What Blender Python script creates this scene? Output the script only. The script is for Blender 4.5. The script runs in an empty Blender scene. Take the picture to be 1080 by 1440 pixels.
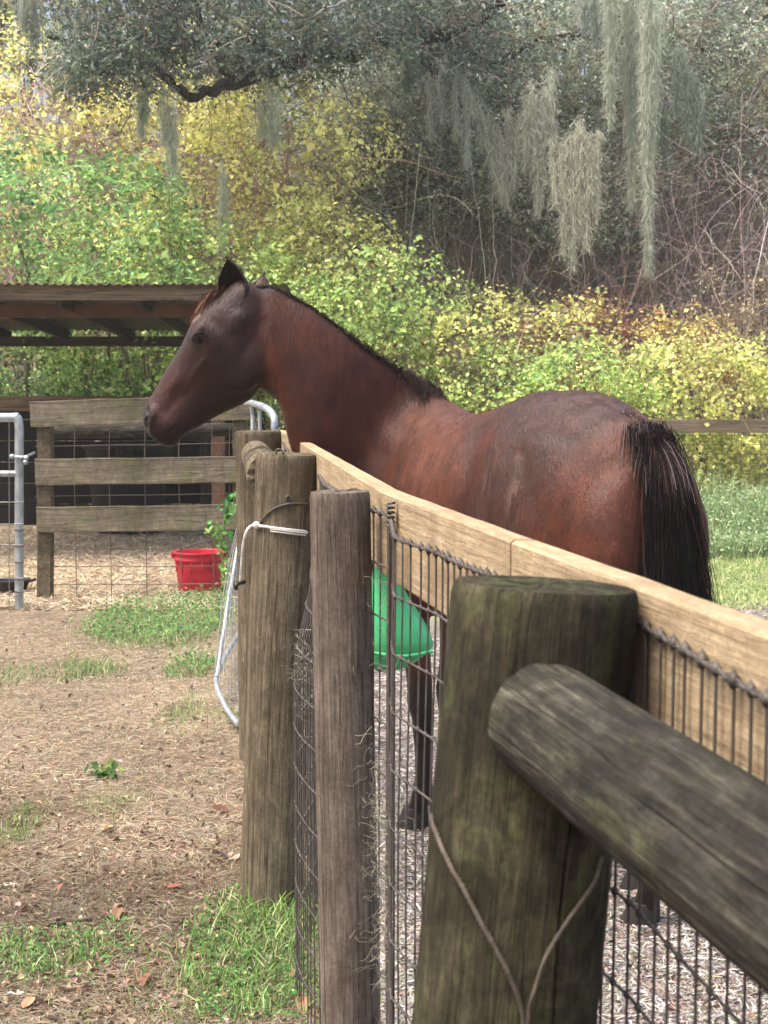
import bpy, math, random
import numpy as np
from mathutils import Vector, Matrix

# ------------------------------------------------------------------ camera, world, sun, exposure
SC = bpy.context.scene
COL = SC.collection
F, CU, CV, CAMZ, HOR = 2164.0, 540.0, 720.0, 1.6, 530.0      # focal length and centre in photo pixels, eye height, horizon row
PITCH = math.atan((CV - HOR) / F)
cd = bpy.data.cameras.new('camera')
cam = bpy.data.objects.new('camera', cd)
COL.objects.link(cam)
cam.location = (0, 0, CAMZ)
cam.rotation_euler = (math.pi / 2 - PITCH, 0, 0)
cd.sensor_fit = 'VERTICAL'
cd.sensor_height = 36.0
cd.lens = 36.0 * F / 1440.0
cd.clip_start = 0.05
cd.clip_end = 1000.0
cd.dof.use_dof = True
cd.dof.focus_distance = 4.6
cd.dof.aperture_fstop = 13.0
SC.camera = cam

w = bpy.data.worlds.new('World')
SC.world = w
w.use_nodes = True
wn = w.node_tree.nodes
sky = wn.new('ShaderNodeTexSky')
sky.sky_type = 'NISHITA'
sky.sun_disc = False
SUN_EL, SUN_AZ = math.radians(64), math.radians(246)         # azimuth measured from +Y towards +X: high on the left, a little behind the camera
sky.sun_elevation = SUN_EL
sky.sun_rotation = SUN_AZ
sky.air_density = 1.0
sky.dust_density = 8.0
sky.ozone_density = 0.6
wn['Background'].inputs[1].default_value = 0.15
w.node_tree.links.new(sky.outputs[0], wn['Background'].inputs[0])

sd = bpy.data.lights.new('sun', 'SUN')
sd.energy = 1.6
sd.angle = math.radians(28)
sd.color = (1.0, 0.95, 0.87)
sun = bpy.data.objects.new('sun', sd)
COL.objects.link(sun)
sdir = Vector((math.sin(SUN_AZ) * math.cos(SUN_EL), math.cos(SUN_AZ) * math.cos(SUN_EL), math.sin(SUN_EL)))
sun.rotation_euler = sdir.to_track_quat('Z', 'Y').to_euler()
sun.location = sdir * 60

SC.view_settings.view_transform = 'Standard'
SC.view_settings.look = 'None'
SC.view_settings.gamma = 1.0
SC.view_settings.use_curve_mapping = False
SC.view_settings.exposure = 1.2
SC.cycles.use_denoising = True
SC.cycles.max_bounces = 6
SC.cycles.transparent_max_bounces = 8

# ------------------------------------------------------------------ helpers
RNG = np.random.default_rng(7)

def P(u, v, Y):
    """world point on the plane y = Y that the photo pixel (u, v) looks at"""
    x, y = (u - CU) / F, -(v - CV) / F
    s, c = math.sin(PITCH), math.cos(PITCH)
    dy = y * s + c
    t = Y / dy
    return np.array([t * x, Y, CAMZ + t * (y * c - s)])

def lin(h):
    h = h.lstrip('#')
    o = []
    for i in (0, 2, 4):
        c = int(h[i:i + 2], 16) / 255
        o.append(c / 12.92 if c <= 0.04045 else ((c + 0.055) / 1.055) ** 2.4)
    return np.array(o)

def vnoise(p, scale=1.0, seed=0):
    """smooth value noise in 0..1 for an (n,3) array"""
    p = np.asarray(p, float) * scale + seed * 17.31
    i = np.floor(p).astype(np.int64)
    f = p - i
    f = f * f * (3 - 2 * f)
    def hsh(a, b, c):
        n = (a * 374761393 + b * 668265263 + c * 2147483647 + seed * 974711) & 0x7fffffff
        n = ((n ^ (n >> 13)) * 1274126177) & 0x7fffffff
        return ((n ^ (n >> 16)) & 0xffff) / 65535.0
    r = 0
    for dx in (0, 1):
        for dy in (0, 1):
            for dz in (0, 1):
                wgt = (f[:, 0] if dx else 1 - f[:, 0]) * (f[:, 1] if dy else 1 - f[:, 1]) * (f[:, 2] if dz else 1 - f[:, 2])
                r = r + wgt * hsh(i[:, 0] + dx, i[:, 1] + dy, i[:, 2] + dz)
    return r

def fnoise(p, scale=1.0, seed=0, octs=3):
    r, a, t = 0, 1.0, 0
    for o in range(octs):
        r = r + a * vnoise(p, scale * 2 ** o, seed + o)
        t += a
        a *= 0.5
    return r / t

class Geo:
    def __init__(s):
        s.V, s.Q, s.T, s.C, s.n = [], [], [], [], 0
    def add(s, V, Q=None, T=None, C=None):
        V = np.asarray(V, float)
        s.V.append(V)
        if Q is not None and len(Q):
            s.Q.append(np.asarray(Q, np.int64) + s.n)
        if T is not None and len(T):
            s.T.append(np.asarray(T, np.int64) + s.n)
        if C is not None:
            C = np.asarray(C, float)
            if C.ndim == 1:
                C = np.tile(C, (len(V), 1))
            s.C.append(C)
        s.n += len(V)
        return s
    def build(s, name, m, parent=None, smooth=True, matrix=None):
        V = np.concatenate(s.V)
        if matrix is not None:
            M = np.array(matrix)
            V = V @ M[:3, :3].T + M[:3, 3]
        nq = sum(len(q) for q in s.Q)
        nt = sum(len(t) for t in s.T)
        me = bpy.data.meshes.new(name)
        me.vertices.add(len(V))
        me.vertices.foreach_set('co', V.astype(np.float32).ravel())
        idx = []
        if nq: idx.append(np.concatenate(s.Q).ravel())
        if nt: idx.append(np.concatenate(s.T).ravel())
        idx = np.concatenate(idx)
        me.loops.add(len(idx))
        me.loops.foreach_set('vertex_index', idx.astype(np.int32))
        me.polygons.add(nq + nt)
        st = np.concatenate([np.arange(nq) * 4, nq * 4 + np.arange(nt) * 3]).astype(np.int32)
        me.polygons.foreach_set('loop_start', st)
        me.polygons.foreach_set('use_smooth', np.full(nq + nt, bool(smooth)))
        if s.C:
            C = np.concatenate(s.C)
            a = me.color_attributes.new('tint', 'FLOAT_COLOR', 'POINT')
            a.data.foreach_set('color', np.c_[C, np.ones(len(C))].astype(np.float32).ravel())
        me.update(calc_edges=True)
        me.validate()
        o = bpy.data.objects.new(name, me)
        COL.objects.link(o)
        if m is not None:
            me.materials.append(m)
        if parent is not None:
            o.parent = parent
        return o

def tag(o, label=None, cat=None, group=None, kind=None):
    if label: o['label'] = label
    if cat: o['category'] = cat
    if group: o['group'] = group
    if kind: o['kind'] = kind
    return o

def thing(name, label, cat, loc=(0, 0, 0), group=None, rot=(0, 0, 0)):
    o = bpy.data.objects.new(name, None)
    o.empty_display_size = 0.1
    COL.objects.link(o)
    o.location = loc
    o.rotation_euler = rot
    return tag(o, label, cat, group)

def inv_of(o):
    return Matrix.LocRotScale(o.location, o.rotation_euler, None).inverted()

def tubes(paths, rad, sides=4):
    """(n,k,3) paths -> tube mesh; rad scalar, (n,) or (n,k)"""
    paths = np.asarray(paths, float)
    n, k, _ = paths.shape
    rad = np.asarray(rad, float)
    if rad.ndim == 0: rad = np.full((n, k), float(rad))
    elif rad.ndim == 1: rad = np.repeat(rad[:, None], k, 1)
    t = np.gradient(paths, axis=1)
    t /= np.linalg.norm(t, axis=2, keepdims=True) + 1e-9
    mean = t.mean(1)
    ref = np.where(np.abs(mean[:, 2:3]) > 0.8, np.array([[1.0, 0.13, 0]]), np.array([[0, 0.1, 1.0]]))
    ref = np.repeat(ref[:, None, :], k, 1)
    a = np.cross(t, ref)
    a /= np.linalg.norm(a, axis=2, keepdims=True) + 1e-9
    b = np.cross(t, a)
    ang = np.arange(sides) / sides * 2 * np.pi
    V = paths[:, :, None, :] + rad[:, :, None, None] * (np.cos(ang)[None, None, :, None] * a[:, :, None, :] + np.sin(ang)[None, None, :, None] * b[:, :, None, :])
    i = np.arange(n)[:, None, None] * k * sides
    j = np.arange(k - 1)[None, :, None] * sides
    s = np.arange(sides)[None, None, :]
    s2 = (s + 1) % sides
    Q = np.stack([i + j + s, i + j + s2, i + j + sides + s2, i + j + sides + s], -1).reshape(-1, 4)
    return V.reshape(-1, 3), Q

def cap_disc(V, Q, n, k, sides):
    return V, Q

def ribbons(paths, width, rng, axis=None):
    paths = np.asarray(paths, float)
    n, k, _ = paths.shape
    width = np.asarray(width, float)
    if width.ndim == 0: width = np.full((n, k), float(width))
    elif width.ndim == 1: width = np.repeat(width[:, None], k, 1)
    t = np.gradient(paths, axis=1)
    r = rng.normal(size=(n, 1, 3)) if axis is None else np.asarray(axis).reshape(-1, 1, 3)
    a = np.cross(t, np.broadcast_to(r, t.shape))
    a /= np.linalg.norm(a, axis=2, keepdims=True) + 1e-9
    V = np.stack([paths - a * width[:, :, None] / 2, paths + a * width[:, :, None] / 2], 2)
    i = np.arange(n)[:, None] * k * 2
    j = np.arange(k - 1)[None, :] * 2
    Q = np.stack([i + j, i + j + 1, i + j + 3, i + j + 2], -1).reshape(-1, 4)
    return V.reshape(-1, 3), Q

def unit(v):
    return v / (np.linalg.norm(v, axis=-1, keepdims=True) + 1e-9)

def leaves(pts, nrm, size, cols, rng, aspect=0.6, fold=0.12, cup=0.1):
    """one folded four-corner leaf per point; cols (n,3)"""
    n = len(pts)
    nr = unit(nrm + rng.normal(0, 0.55, (n, 3)))
    t = unit(np.cross(nr, rng.normal(size=(n, 3))))
    b = np.cross(nr, t)
    L = np.asarray(size).reshape(-1, 1) * np.ones((n, 1))
    W = L * aspect
    base = pts - t * L * 0.5
    tip = pts + t * L * 0.5 - nr * L * cup
    l = pts + b * W * 0.5 + nr * W * fold - t * L * 0.08
    r = pts - b * W * 0.5 + nr * W * fold - t * L * 0.08
    V = np.stack([base, r, tip, l], 1).reshape(-1, 3)
    Q = np.arange(n * 4).reshape(-1, 4)
    return V, Q, np.repeat(cols, 4, 0)

def pick(pal, n, rng, jit=0.22):
    """palette [(hex, weight)] -> (n,3) linear colours with brightness jitter"""
    c = np.array([lin(h) for h, _ in pal])
    wt = np.array([q for _, q in pal], float)
    i = rng.choice(len(pal), n, p=wt / wt.sum())
    return np.clip(c[i] * np.exp(rng.normal(0, jit, (n, 1))) * np.exp(rng.normal(0, jit * 0.25, (n, 3))), 0, 0.9)

def box(g, p0, p1, up, wid, hgt, C=None, nseg=1, warp=0.0, rng=RNG, bev=0.004):
    """a bar from p0 to p1 with a bevelled rectangular section: wid across, hgt along `up`"""
    p0, p1, up = np.asarray(p0, float), np.asarray(p1, float), np.asarray(up, float)
    d = unit(p1 - p0)
    side = unit(np.cross(d, up))
    up = np.cross(side, d)
    b = min(bev, wid * 0.3, hgt * 0.3)
    a, c = wid / 2, hgt / 2
    prof = [(-a + b, -c), (a - b, -c), (a, -c + b), (a, c - b), (a - b, c), (-a + b, c), (-a, c - b), (-a, -c + b)]
    V = []
    for i in range(nseg + 1):
        f = i / nseg
        o = p0 + (p1 - p0) * f
        q = rng.normal(0, warp, 2) if warp else (0, 0)
        for x, y in prof:
            V.append(o + side * (x + q[0]) + up * (y + q[1]) + (rng.normal(0, warp * 0.35, 3) if warp else 0))
    Q = []
    for i in range(nseg):
        for s in range(8):
            Q.append((i * 8 + s, i * 8 + (s + 1) % 8, i * 8 + 8 + (s + 1) % 8, i * 8 + 8 + s))
    e = nseg * 8
    Q += [(0, 7, 6, 5), (0, 5, 4, 1), (1, 4, 3, 2)]
    Q += [(e + 0, e + 5, e + 6, e + 7), (e + 0, e + 1, e + 4, e + 5), (e + 1, e + 2, e + 3, e + 4)]
    g.add(V, Q, None, C)
    return g

def align(p0, p1):
    """matrix whose local z runs from p0 to p1"""
    z = Vector(p1) - Vector(p0)
    q = z.to_track_quat('Z', 'Y')
    return Matrix.LocRotScale(Vector(p0), q, None), z.length

def set_local(o, M, parent=None):
    if parent is not None:
        M = inv_of(parent) @ M
    l, r, s = M.decompose()
    o.location = l
    o.rotation_euler = r.to_euler()

def log(name, m, p0, p1, r0, r1, parent=None, cracks=(), seed=1, na=112, nz=70, rough=0.02, knots=(), end=True, oval=0.0, tilt=0.0):
    """a weathered round timber from p0 to p1; cracks (angle deg, f0, f1, half width rad, depth); knots (angle deg, f, radius m)"""
    M, L = align(p0, p1)
    f = np.linspace(0, 1, nz)
    f = np.sort(np.concatenate([f, 1 - np.array([0.004, 0.009])]))
    nz = len(f)
    a = np.arange(na) / na * 2 * np.pi
    FF, AA = np.meshgrid(f, a, indexing='ij')
    R = r0 + (r1 - r0) * FF
    pc = np.stack([np.cos(AA).ravel() * 1.6, np.sin(AA).ravel() * 1.6, (FF * L).ravel() * 1.1], 1)
    n1 = (fnoise(pc, 1.3, seed) - 0.5).reshape(FF.shape)
    pc2 = np.stack([np.cos(AA).ravel() * 14, np.sin(AA).ravel() * 14, (FF * L).ravel() * 2.2], 1)
    n2 = (fnoise(pc2, 1.0, seed + 5) - 0.5).reshape(FF.shape)
    R = R * (1 + rough * 3 * n1 + rough * 1.0 * n2 + oval * np.cos(2 * AA))
    for ca, f0, f1, hw, dp in cracks:
        wander = math.radians(ca) + (vnoise(np.stack([f * L * 5, f * 0 + seed, f * 0], 1), 1.0, seed + 3) - 0.5) * 0.22
        da = np.abs((AA - wander[:, None] + np.pi) % (2 * np.pi) - np.pi)
        env = np.clip((FF - f0) / 0.06, 0, 1) * np.clip((f1 - FF) / 0.06, 0, 1)
        if f1 >= 1: env = np.clip((FF - f0) / 0.06, 0, 1)
        R = R - dp * np.clip(1 - da / (hw * (0.4 + 0.6 * env) + 1e-6), 0, 1) ** 0.8 * env
    for ka, kf, kr in knots:
        d2 = ((((AA - math.radians(ka) + np.pi) % (2 * np.pi) - np.pi) * r0) ** 2 + ((FF - kf) * L) ** 2) / kr ** 2
        R = R + 0.010 * np.exp(-d2 * 0.8) - 0.024 * np.exp(-d2 * 5)
    edge = np.clip((1 - FF) / 0.01, 0, 1)
    R = R * (0.955 + 0.045 * edge ** 0.5)
    Z = FF * L + (1 - 0) * tilt * np.cos(AA - 0.6) * R * FF
    V = np.stack([R * np.cos(AA), R * np.sin(AA), Z], -1).reshape(-1, 3)
    i = np.arange(nz - 1)[:, None] * na
    s = np.arange(na)[None, :]
    Q = np.stack([i + s, i + (s + 1) % na, i + na + (s + 1) % na, i + na + s], -1).reshape(-1, 4)
    g = Geo().add(V, Q)
    if end:
        for lastring, top in ((nz - 1, True), (0, False)):
            rim = V[lastring * na:(lastring + 1) * na]
            ring = []
            for k, fr in enumerate((1.0, 0.9, 0.7, 0.45, 0.2)):
                q = rim.copy()
                c = np.array([0, 0, L if top else 0.0])
                q[:, :2] *= fr
                q[:, 2] = rim[:, 2] * fr + c[2] * (1 - fr)
                if k and top:
                    q[:, 2] += (vnoise(q, 60, seed + 9) - 0.55) * 0.008 + (vnoise(np.c_[np.cos(a) * 7, np.sin(a) * 7, a * 0], 1, seed) - 0.5) * 0.006
                ring.append(q)
            ring = np.concatenate(ring)
            i = np.arange(4)[:, None] * na
            Q2 = np.stack([i + s, i + (s + 1) % na, i + na + (s + 1) % na, i + na + s], -1).reshape(-1, 4)
            if not top: Q2 = Q2[:, ::-1]
            ctr = np.array([[0, 0, (L if top else 0.0)]])
            T = np.stack([4 * na + np.arange(na), 4 * na + (np.arange(na) + 1) % na, np.full(na, 5 * na)], -1)
            if not top: T = T[:, ::-1]
            g.add(np.concatenate([ring, ctr]), Q2, T)
    o = g.build(name, m, parent)
    set_local(o, M, parent)
    return o

# ------------------------------------------------------------------ materials
class NT:
    def __init__(s, name, rough=0.8, spec=0.3):
        s.m = bpy.data.materials.new(name)
        s.m.use_nodes = True
        s.t = s.m.node_tree
        s.b = s.t.nodes['Principled BSDF']
        s.b.inputs['Roughness'].default_value = rough
        s.b.inputs['Specular IOR Level'].default_value = spec
        s.tc = None
    def n(s, typ, **kw):
        x = s.t.nodes.new('ShaderNode' + typ)
        for k, v in kw.items():
            setattr(x, k, v)
        return x
    def link(s, a, b):
        s.t.links.new(a, b)
    def coord(s, scale=(1, 1, 1), which='Object'):
        if s.tc is None: s.tc = s.n('TexCoord')
        mp = s.n('Mapping')
        mp.inputs['Scale'].default_value = scale
        s.link(s.tc.outputs[which], mp.inputs['Vector'])
        return mp.outputs[0]
    def noise(s, vec, scale=1.0, detail=5.0, rough=0.6, dist=0.0):
        x = s.n('TexNoise')
        x.inputs['Scale'].default_value = scale
        x.inputs['Detail'].default_value = detail
        x.inputs['Roughness'].default_value = rough
        x.inputs['Distortion'].default_value = dist
        s.link(vec, x.inputs['Vector'])
        return x.outputs['Fac']
    def ramp(s, fac, stops):
        x = s.n('ValToRGB')
        e = x.color_ramp.elements
        while len(e) < len(stops): e.new(0.5)
        for q, (p, c) in zip(e, stops):
            q.position = p
            c = (c, c, c) if isinstance(c, (int, float)) else tuple(c)
            q.color = (*c, 1)
        s.link(fac, x.inputs['Fac'])
        return x.outputs['Color']
    def mix(s, fac, a, b, mode='MIX'):
        x = s.n('Mix', data_type='RGBA', blend_type=mode)
        for v, sock in ((fac, x.inputs[0]), (a, x.inputs[6]), (b, x.inputs[7])):
            if hasattr(v, 'links'): s.link(v, sock)
            elif isinstance(v, (int, float)): sock.default_value = v
            else: sock.default_value = (*v, 1)
        return x.outputs[2]
    def attr(s, name='tint'):
        x = s.n('Attribute', attribute_name=name)
        return x.outputs['Color']
    def base(s, c):
        if hasattr(c, 'links'): s.link(c, s.b.inputs['Base Color'])
        else: s.b.inputs['Base Color'].default_value = (*c, 1)
    def bump(s, h, strength=0.4, dist=0.01):
        x = s.n('Bump')
        x.inputs['Strength'].default_value = strength
        x.inputs['Distance'].default_value = dist
        s.link(h, x.inputs['Height'])
        s.link(x.outputs[0], s.b.inputs['Normal'])

def wood(name, dark, mid, light, axis=2, moss=None, moss_lo=0.55, stain=None, stain_lo=0.55, rough=0.88, grain=1.0, bump=0.6, checks=0.8, mscale=1.0, iso=1.0, mottle=0.0):
    k = NT(name, rough, 0.15)
    def st(a, b):
        q = [a * grain] * 3
        q[axis] = b * grain
        return k.coord(tuple(q))
    g1 = k.noise(st(120, 4.5 * iso), 1.0, 6, 0.7, 0.3)
    g2 = k.noise(st(22, 1.6 * iso), 1.0, 5, 0.62, 0.8)
    g3 = k.noise(st(420, 30), 1.0, 3, 0.7, 0.2)
    ck = k.noise(st(46, 0.9), 1.0, 3, 0.5, 0.5)
    c = k.ramp(g1, [(0.30, lin(dark)), (0.5, lin(mid)), (0.72, lin(light))])
    c = k.mix(k.ramp(g2, [(0.36, 0.0), (0.62, 0.8)]), k.mix(0.6, c, lin(dark)), c)
    c = k.mix(0.5, c, k.ramp(g3, [(0.3, 0.45), (0.7, 1.35)]), 'MULTIPLY')
    line = k.ramp(ck, [(0.485, 0.0), (0.498, checks), (0.502, checks), (0.515, 0.0)])
    c = k.mix(line, c, k.mix(0.75, c, (0.012, 0.010, 0.008)))
    if stain:
        n = k.noise(k.coord((3.6 * mscale, 3.6 * mscale, 2.6 * mscale)), 1.0, 9, 0.7, 0.5)
        c = k.mix(k.ramp(n, [(stain_lo - 0.08, 0.0), (stain_lo + 0.12, 0.8)]), c, lin(stain))
    if moss:
        n = k.noise(k.coord((6.5 * mscale, 6.5 * mscale, 4.5 * mscale)), 1.3, 10, 0.75, 0.6)
        c = k.mix(k.ramp(n, [(moss_lo - 0.04, 0.0), (moss_lo + 0.16, 0.7)]), c, lin(moss))
    if mottle:
        mo = k.noise(k.coord((17, 17, 11)), 1.0, 10, 0.72, 0.9)
        c = k.mix(mottle, c, k.ramp(mo, [(0.32, 0.28), (0.52, 0.9), (0.68, 1.7)]), 'MULTIPLY')
    sp = k.noise(k.coord((150, 150, 150)), 1.0, 4, 0.7)
    c = k.mix(0.45, c, k.ramp(sp, [(0.34, 0.5), (0.6, 1.15)]), 'MULTIPLY')
    k.base(c)
    h = k.mix(0.3, g1, g3)
    h = k.mix(line, h, (0, 0, 0))
    k.bump(h, bump, 0.010)
    return k.m

def tint_mat(name, rough=0.6, transl=0.0, spec=0.3, noise_amt=0.0, noise_scale=20, sheen=0.0):
    """colour from the mesh's own 'tint' attribute; leaves let light through"""
    k = NT(name, rough, spec)
    c = k.attr()
    if noise_amt:
        n = k.noise(k.coord((noise_scale,) * 3), 1.0, 4, 0.6)
        c = k.mix(noise_amt, c, k.ramp(n, [(0.3, 0.35), (0.7, 1.0)]), 'MULTIPLY')
    k.base(c)
    if transl:
        tr = k.n('BsdfTranslucent')
        k.link(c, tr.inputs['Color'])
        mx = k.n('MixShader')
        mx.inputs[0].default_value = transl
        k.link(k.b.outputs[0], mx.inputs[1])
        k.link(tr.outputs[0], mx.inputs[2])
        k.link(mx.outputs[0], k.t.nodes['Material Output'].inputs['Surface'])
    return k.m

def plain(name, c, rough=0.5, spec=0.4, metal=0.0, var=0.3, scale=6.0, bump=0.0, c2=None):
    k = NT(name, rough, spec)
    k.b.inputs['Metallic'].default_value = metal
    n = k.noise(k.coord((scale,) * 3), 1.0, 6, 0.65, 0.3)
    a = lin(c)
    b = lin(c2) if c2 else a * (1 - var)
    k.base(k.mix(k.ramp(n, [(0.35, 0.0), (0.65, 1.0)]), b, a))
    if bump:
        k.bump(k.noise(k.coord((scale * 8,) * 3), 1.0, 4, 0.6), bump, 0.004)
    return k.m

M = {}
M['leaf'] = tint_mat('leaf', 0.42, 0.45, 0.4)
M['oak_leaf'] = tint_mat('oak_leaf', 0.5, 0.4, 0.3)
M['stem'] = tint_mat('stem', 0.9, 0.0, 0.1)
M['moss_strand'] = tint_mat('moss_strand', 0.9, 0.5, 0.1)
M['bark'] = wood('bark', '#2a2622', '#4c463f', '#6c655b', 2, '#5d6350', 0.6, grain=0.35)
M['dry'] = tint_mat('dry', 0.85, 0.15, 0.15)
M['blade'] = tint_mat('blade', 0.5, 0.35, 0.3)
M['near_post'] = wood('near_post', '#312f25', '#524c3b', '#706a54', 2, '#676f44', 0.55, '#201f19', 0.48, grain=.8, checks=.35, iso=2.6, mottle=.75, bump=.8)
M['thin_post'] = wood('thin_post', '#574e46', '#85796e', '#aa9d8f', 2, None, 0.6, '#453d34', 0.54, grain=1.2, mottle=.35, iso=1.3)
M['olive_post'] = wood('olive_post', '#544b3a', '#7d7260', '#9e927c', 2, '#6a6a4a', 0.60, '#3f392d', 0.54, mottle=.45, iso=1.3)
M['rail_wood'] = wood('rail_wood', '#2b2a25', '#45433b', '#7b766a', 2, '#626a44', 0.57, '#252420', 0.49, grain=.8, checks=.6, iso=2.4, mottle=.8, bump=.8)
M['new_board'] = wood('new_board', '#96836a', '#b6a181', '#cfbd9f', 0, None, 0.6, '#8f7b61', 0.60, 0.8, 1.0, 0.4, .25, mottle=.22)
M['grey_board'] = wood('grey_board', '#5d564a', '#8a806f', '#aa9f8c', 0, '#6d7145', 0.55, '#544b40', 0.58, grain=.5, mscale=.6, mottle=.4)
M['old_timber'] = wood('old_timber', '#584c40', '#8a7a68', '#a89885', 0, '#6a6a45', 0.70, grain=.5)
M['dark_timber'] = wood('dark_timber', '#2c2520', '#4a4038', '#63574c', 0)
M['red_timber'] = wood('red_timber', '#4f382c', '#80604e', '#9c7d68', 2)
M['rust_beam'] = plain('rust_beam', '#6e5143', 0.8, 0.2, 0, 0.4, 5, 0.2, '#4f3c33')
M['old_wire'] = plain('old_wire', '#5e5a57', 0.6, 0.4, 0.3, 0.35, 30, 0, '#47403a')
M['bright_wire'] = plain('bright_wire', '#8f9192', 0.45, 0.5, 0.6, 0.3, 10)
M['tan_wire'] = plain('tan_wire', '#7f7365', 0.7, 0.3, 0.2, 0.3, 10)
M['galv'] = plain('galv', '#b9c0c4', 0.42, 0.5, 0.55, 0.25, 14, 0.05, '#8d969c')
M['red_plastic'] = plain('red_plastic', '#e0304a', 0.42, 0.4, 0, 0.15, 8, 0.05, '#b52a38')
M['green_plastic'] = plain('green_plastic', '#55c888', 0.4, 0.4, 0, 0.12, 6, 0.03, '#38a868')
M['black_rubber'] = plain('black_rubber', '#1d1d20', 0.6, 0.3, 0, 0.3, 8)
M['black_board'] = plain('black_board', '#1b1715', 0.8, 0.2, 0, 0.4, 4, 0.2)
M['tin'] = plain('tin', '#6f6a63', 0.6, 0.4, 0.3, 0.4, 3, 0.1, '#544840')
M['twine'] = plain('twine', '#d6d3cd', 0.7, 0.3, 0, 0.15, 40, 0.2)
M['cord'] = plain('cord', '#6f675e', 0.8, 0.2, 0.1, 0.3, 60, 0.3, '#50483f')
M['hair'] = tint_mat('hair', 0.6, 0.0, 0.08)
M['eye'] = plain('eye', '#060404', 0.03, 0.5, 0, 0.1)
M['hoof'] = plain('hoof', '#33302f', 0.6, 0.3, 0, 0.3, 12, 0.1)
M['nail'] = plain('nail', '#4a4440', 0.5, 0.5, 0.8, 0.3, 20)
# ------------------------------------------------------------------ the ground
def fence_x(Y):
    """left face of the paddock fence's top boards"""
    Y = np.asarray(Y, float)
    return np.where(Y < 3.0, -0.005 + 0.198 * (3.0 - Y), -0.005 - 0.1247 * (Y - 3.0))

def ground_z(x, y):
    p = np.stack([np.asarray(x, float), np.asarray(y, float), np.zeros_like(np.asarray(x, float))], -1).reshape(-1, 3)
    d = np.hypot(p[:, 0], p[:, 1])
    near = np.clip((p[:, 1] - 1.0) / 3, 0, 1)
    z = (fnoise(p, 0.9, 31) - 0.5) * 0.07 * near + (fnoise(p, 5.0, 37) - 0.5) * 0.03 * near
    return z.reshape(np.asarray(x).shape)

def sm(a, b, x):
    t = np.clip((x - a) / (b - a), 0, 1)
    return t * t * (3 - 2 * t)

def zones(x, y):
    """(left yard, far right grass, grey paddock, green tufts) weights"""
    p = np.stack([x, y, np.zeros_like(x)], 1)
    n = fnoise(p, 1.1, 51, 4)
    n2 = fnoise(p, 0.55, 57, 3)
    right = sm(-0.15, 0.15, x - fence_x(y) + (n - 0.5) * 0.3)
    lawn = right * sm(9.6, 12.4, y + (n - 0.5) * 4.5) + sm(9.5, 10.5, y + (n - 0.5) * 1.5) * (x > 1.0) * 0
    # green patches in the yard: places taken from the photograph
    g = np.zeros_like(x)
    for u, v, ru, rv, s in ((350, 1350, 120, 110, 1.0), (225, 876, 95, 30, 1.25), (270, 938, 45, 16, .8), (260, 1010, 60, 50, .75), (110, 940, 80, 18, .75),
                            (25, 1165, 50, 45, .8), (150, 1130, 80, 50, .5), (60, 1345, 160, 55, .85), (280, 862, 60, 26, 1.15), (140, 1320, 90, 60, .6), (20, 945, 50, 25, .7), (30, 1260, 50, 30, .5)):
        a = P(u, v, 1.0)
        Y = 1.6 / ((CAMZ - a[2]))
        c = P(u, v, Y)
        b = P(u + ru, v, Y)
        Y2 = 1.6 / (CAMZ - P(u, v - rv, 1.0)[2])
        rx, ry = b[0] - c[0], Y2 - Y
        g = np.maximum(g, s * np.exp(-(((x - c[0]) / rx) ** 2 + ((y - c[1]) / ry) ** 2) * 0.9))
    g = sm(0.30, 0.75, g * (0.35 + 1.3 * n))
    return 1 - right, lawn, right * (1 - lawn), g * (1 - right)

def axis_grid(lo, hi, dense0, dense1, step, grow=1.22):
    a = list(np.arange(dense0, dense1, step))
    s = step
    x = a[-1]
    while x < hi:
        s *= grow
        x += s
        a.append(min(x, hi))
    s = step
    x = a[0]
    while x > lo:
        s *= grow
        x -= s
        a.insert(0, max(x, lo))
    return np.array(a)

gx = axis_grid(-350, 350, -3.2, 4.2, 0.06)
gy = axis_grid(-60, 450, 2.2, 18.0, 0.07)
XX, YY = np.meshgrid(gx, gy, indexing='xy')
xs, ys = XX.ravel(), YY.ravel()
zs = ground_z(xs, ys)
za, zb, zc, zd = zones(xs, ys)
pn = np.stack([xs, ys, xs * 0], 1)
n1 = fnoise(pn, 2.2, 61, 4)[:, None]
n2 = fnoise(pn, 9.0, 67, 3)[:, None]
yard = lin('#8a7a66') * (1 - n1) + lin('#b9a88f') * n1
yard = yard * (0.42 + 0.60 * n2)
mulch = (1 - sm(4.7, 5.9, ys + (fnoise(pn, 1.7, 63, 3) - .5) * 2.2))[:, None]
yard = yard * (1 - mulch) + (lin('#6b5846') * (.6 + .8 * n2)) * mulch
straw = lin('#b5a48c') * (0.7 + 0.6 * n2)
far_straw = (sm(10.6, 11.6, ys) * (1 - sm(0.0, 0.6, xs)))[:, None]
yard = yard * (1 - far_straw * 0.8) + straw * far_straw * 0.8
pad = lin('#7d7673') * (0.6 + 0.8 * n2) * (1 - n1 * .3) + lin('#8f8a80') * n1 * .3
gr = lin('#68704c') * (0.6 + 0.8 * n2)
lawnc = lin('#8d9672') * (0.7 + 0.6 * n1)
gc = za[:, None] * yard + zb[:, None] * lawnc + zc[:, None] * pad
gc = gc * (1 - zd[:, None] * 0.45) + gr * zd[:, None] * 0.45
ny, nx = XX.shape
i = np.arange(ny - 1)[:, None] * nx
j = np.arange(nx - 1)[None, :]
Q = np.stack([i + j, i + j + 1, i + nx + j + 1, i + nx + j], -1).reshape(-1, 4)
gk = NT('soil', 0.95, 0.1)
c0 = gk.attr()
nz1 = gk.noise(gk.coord((26, 26, 26)), 1.0, 8, 0.7, 0.5)
nz2 = gk.noise(gk.coord((90, 60, 90)), 1.0, 4, 0.7, 0.8)
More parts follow.
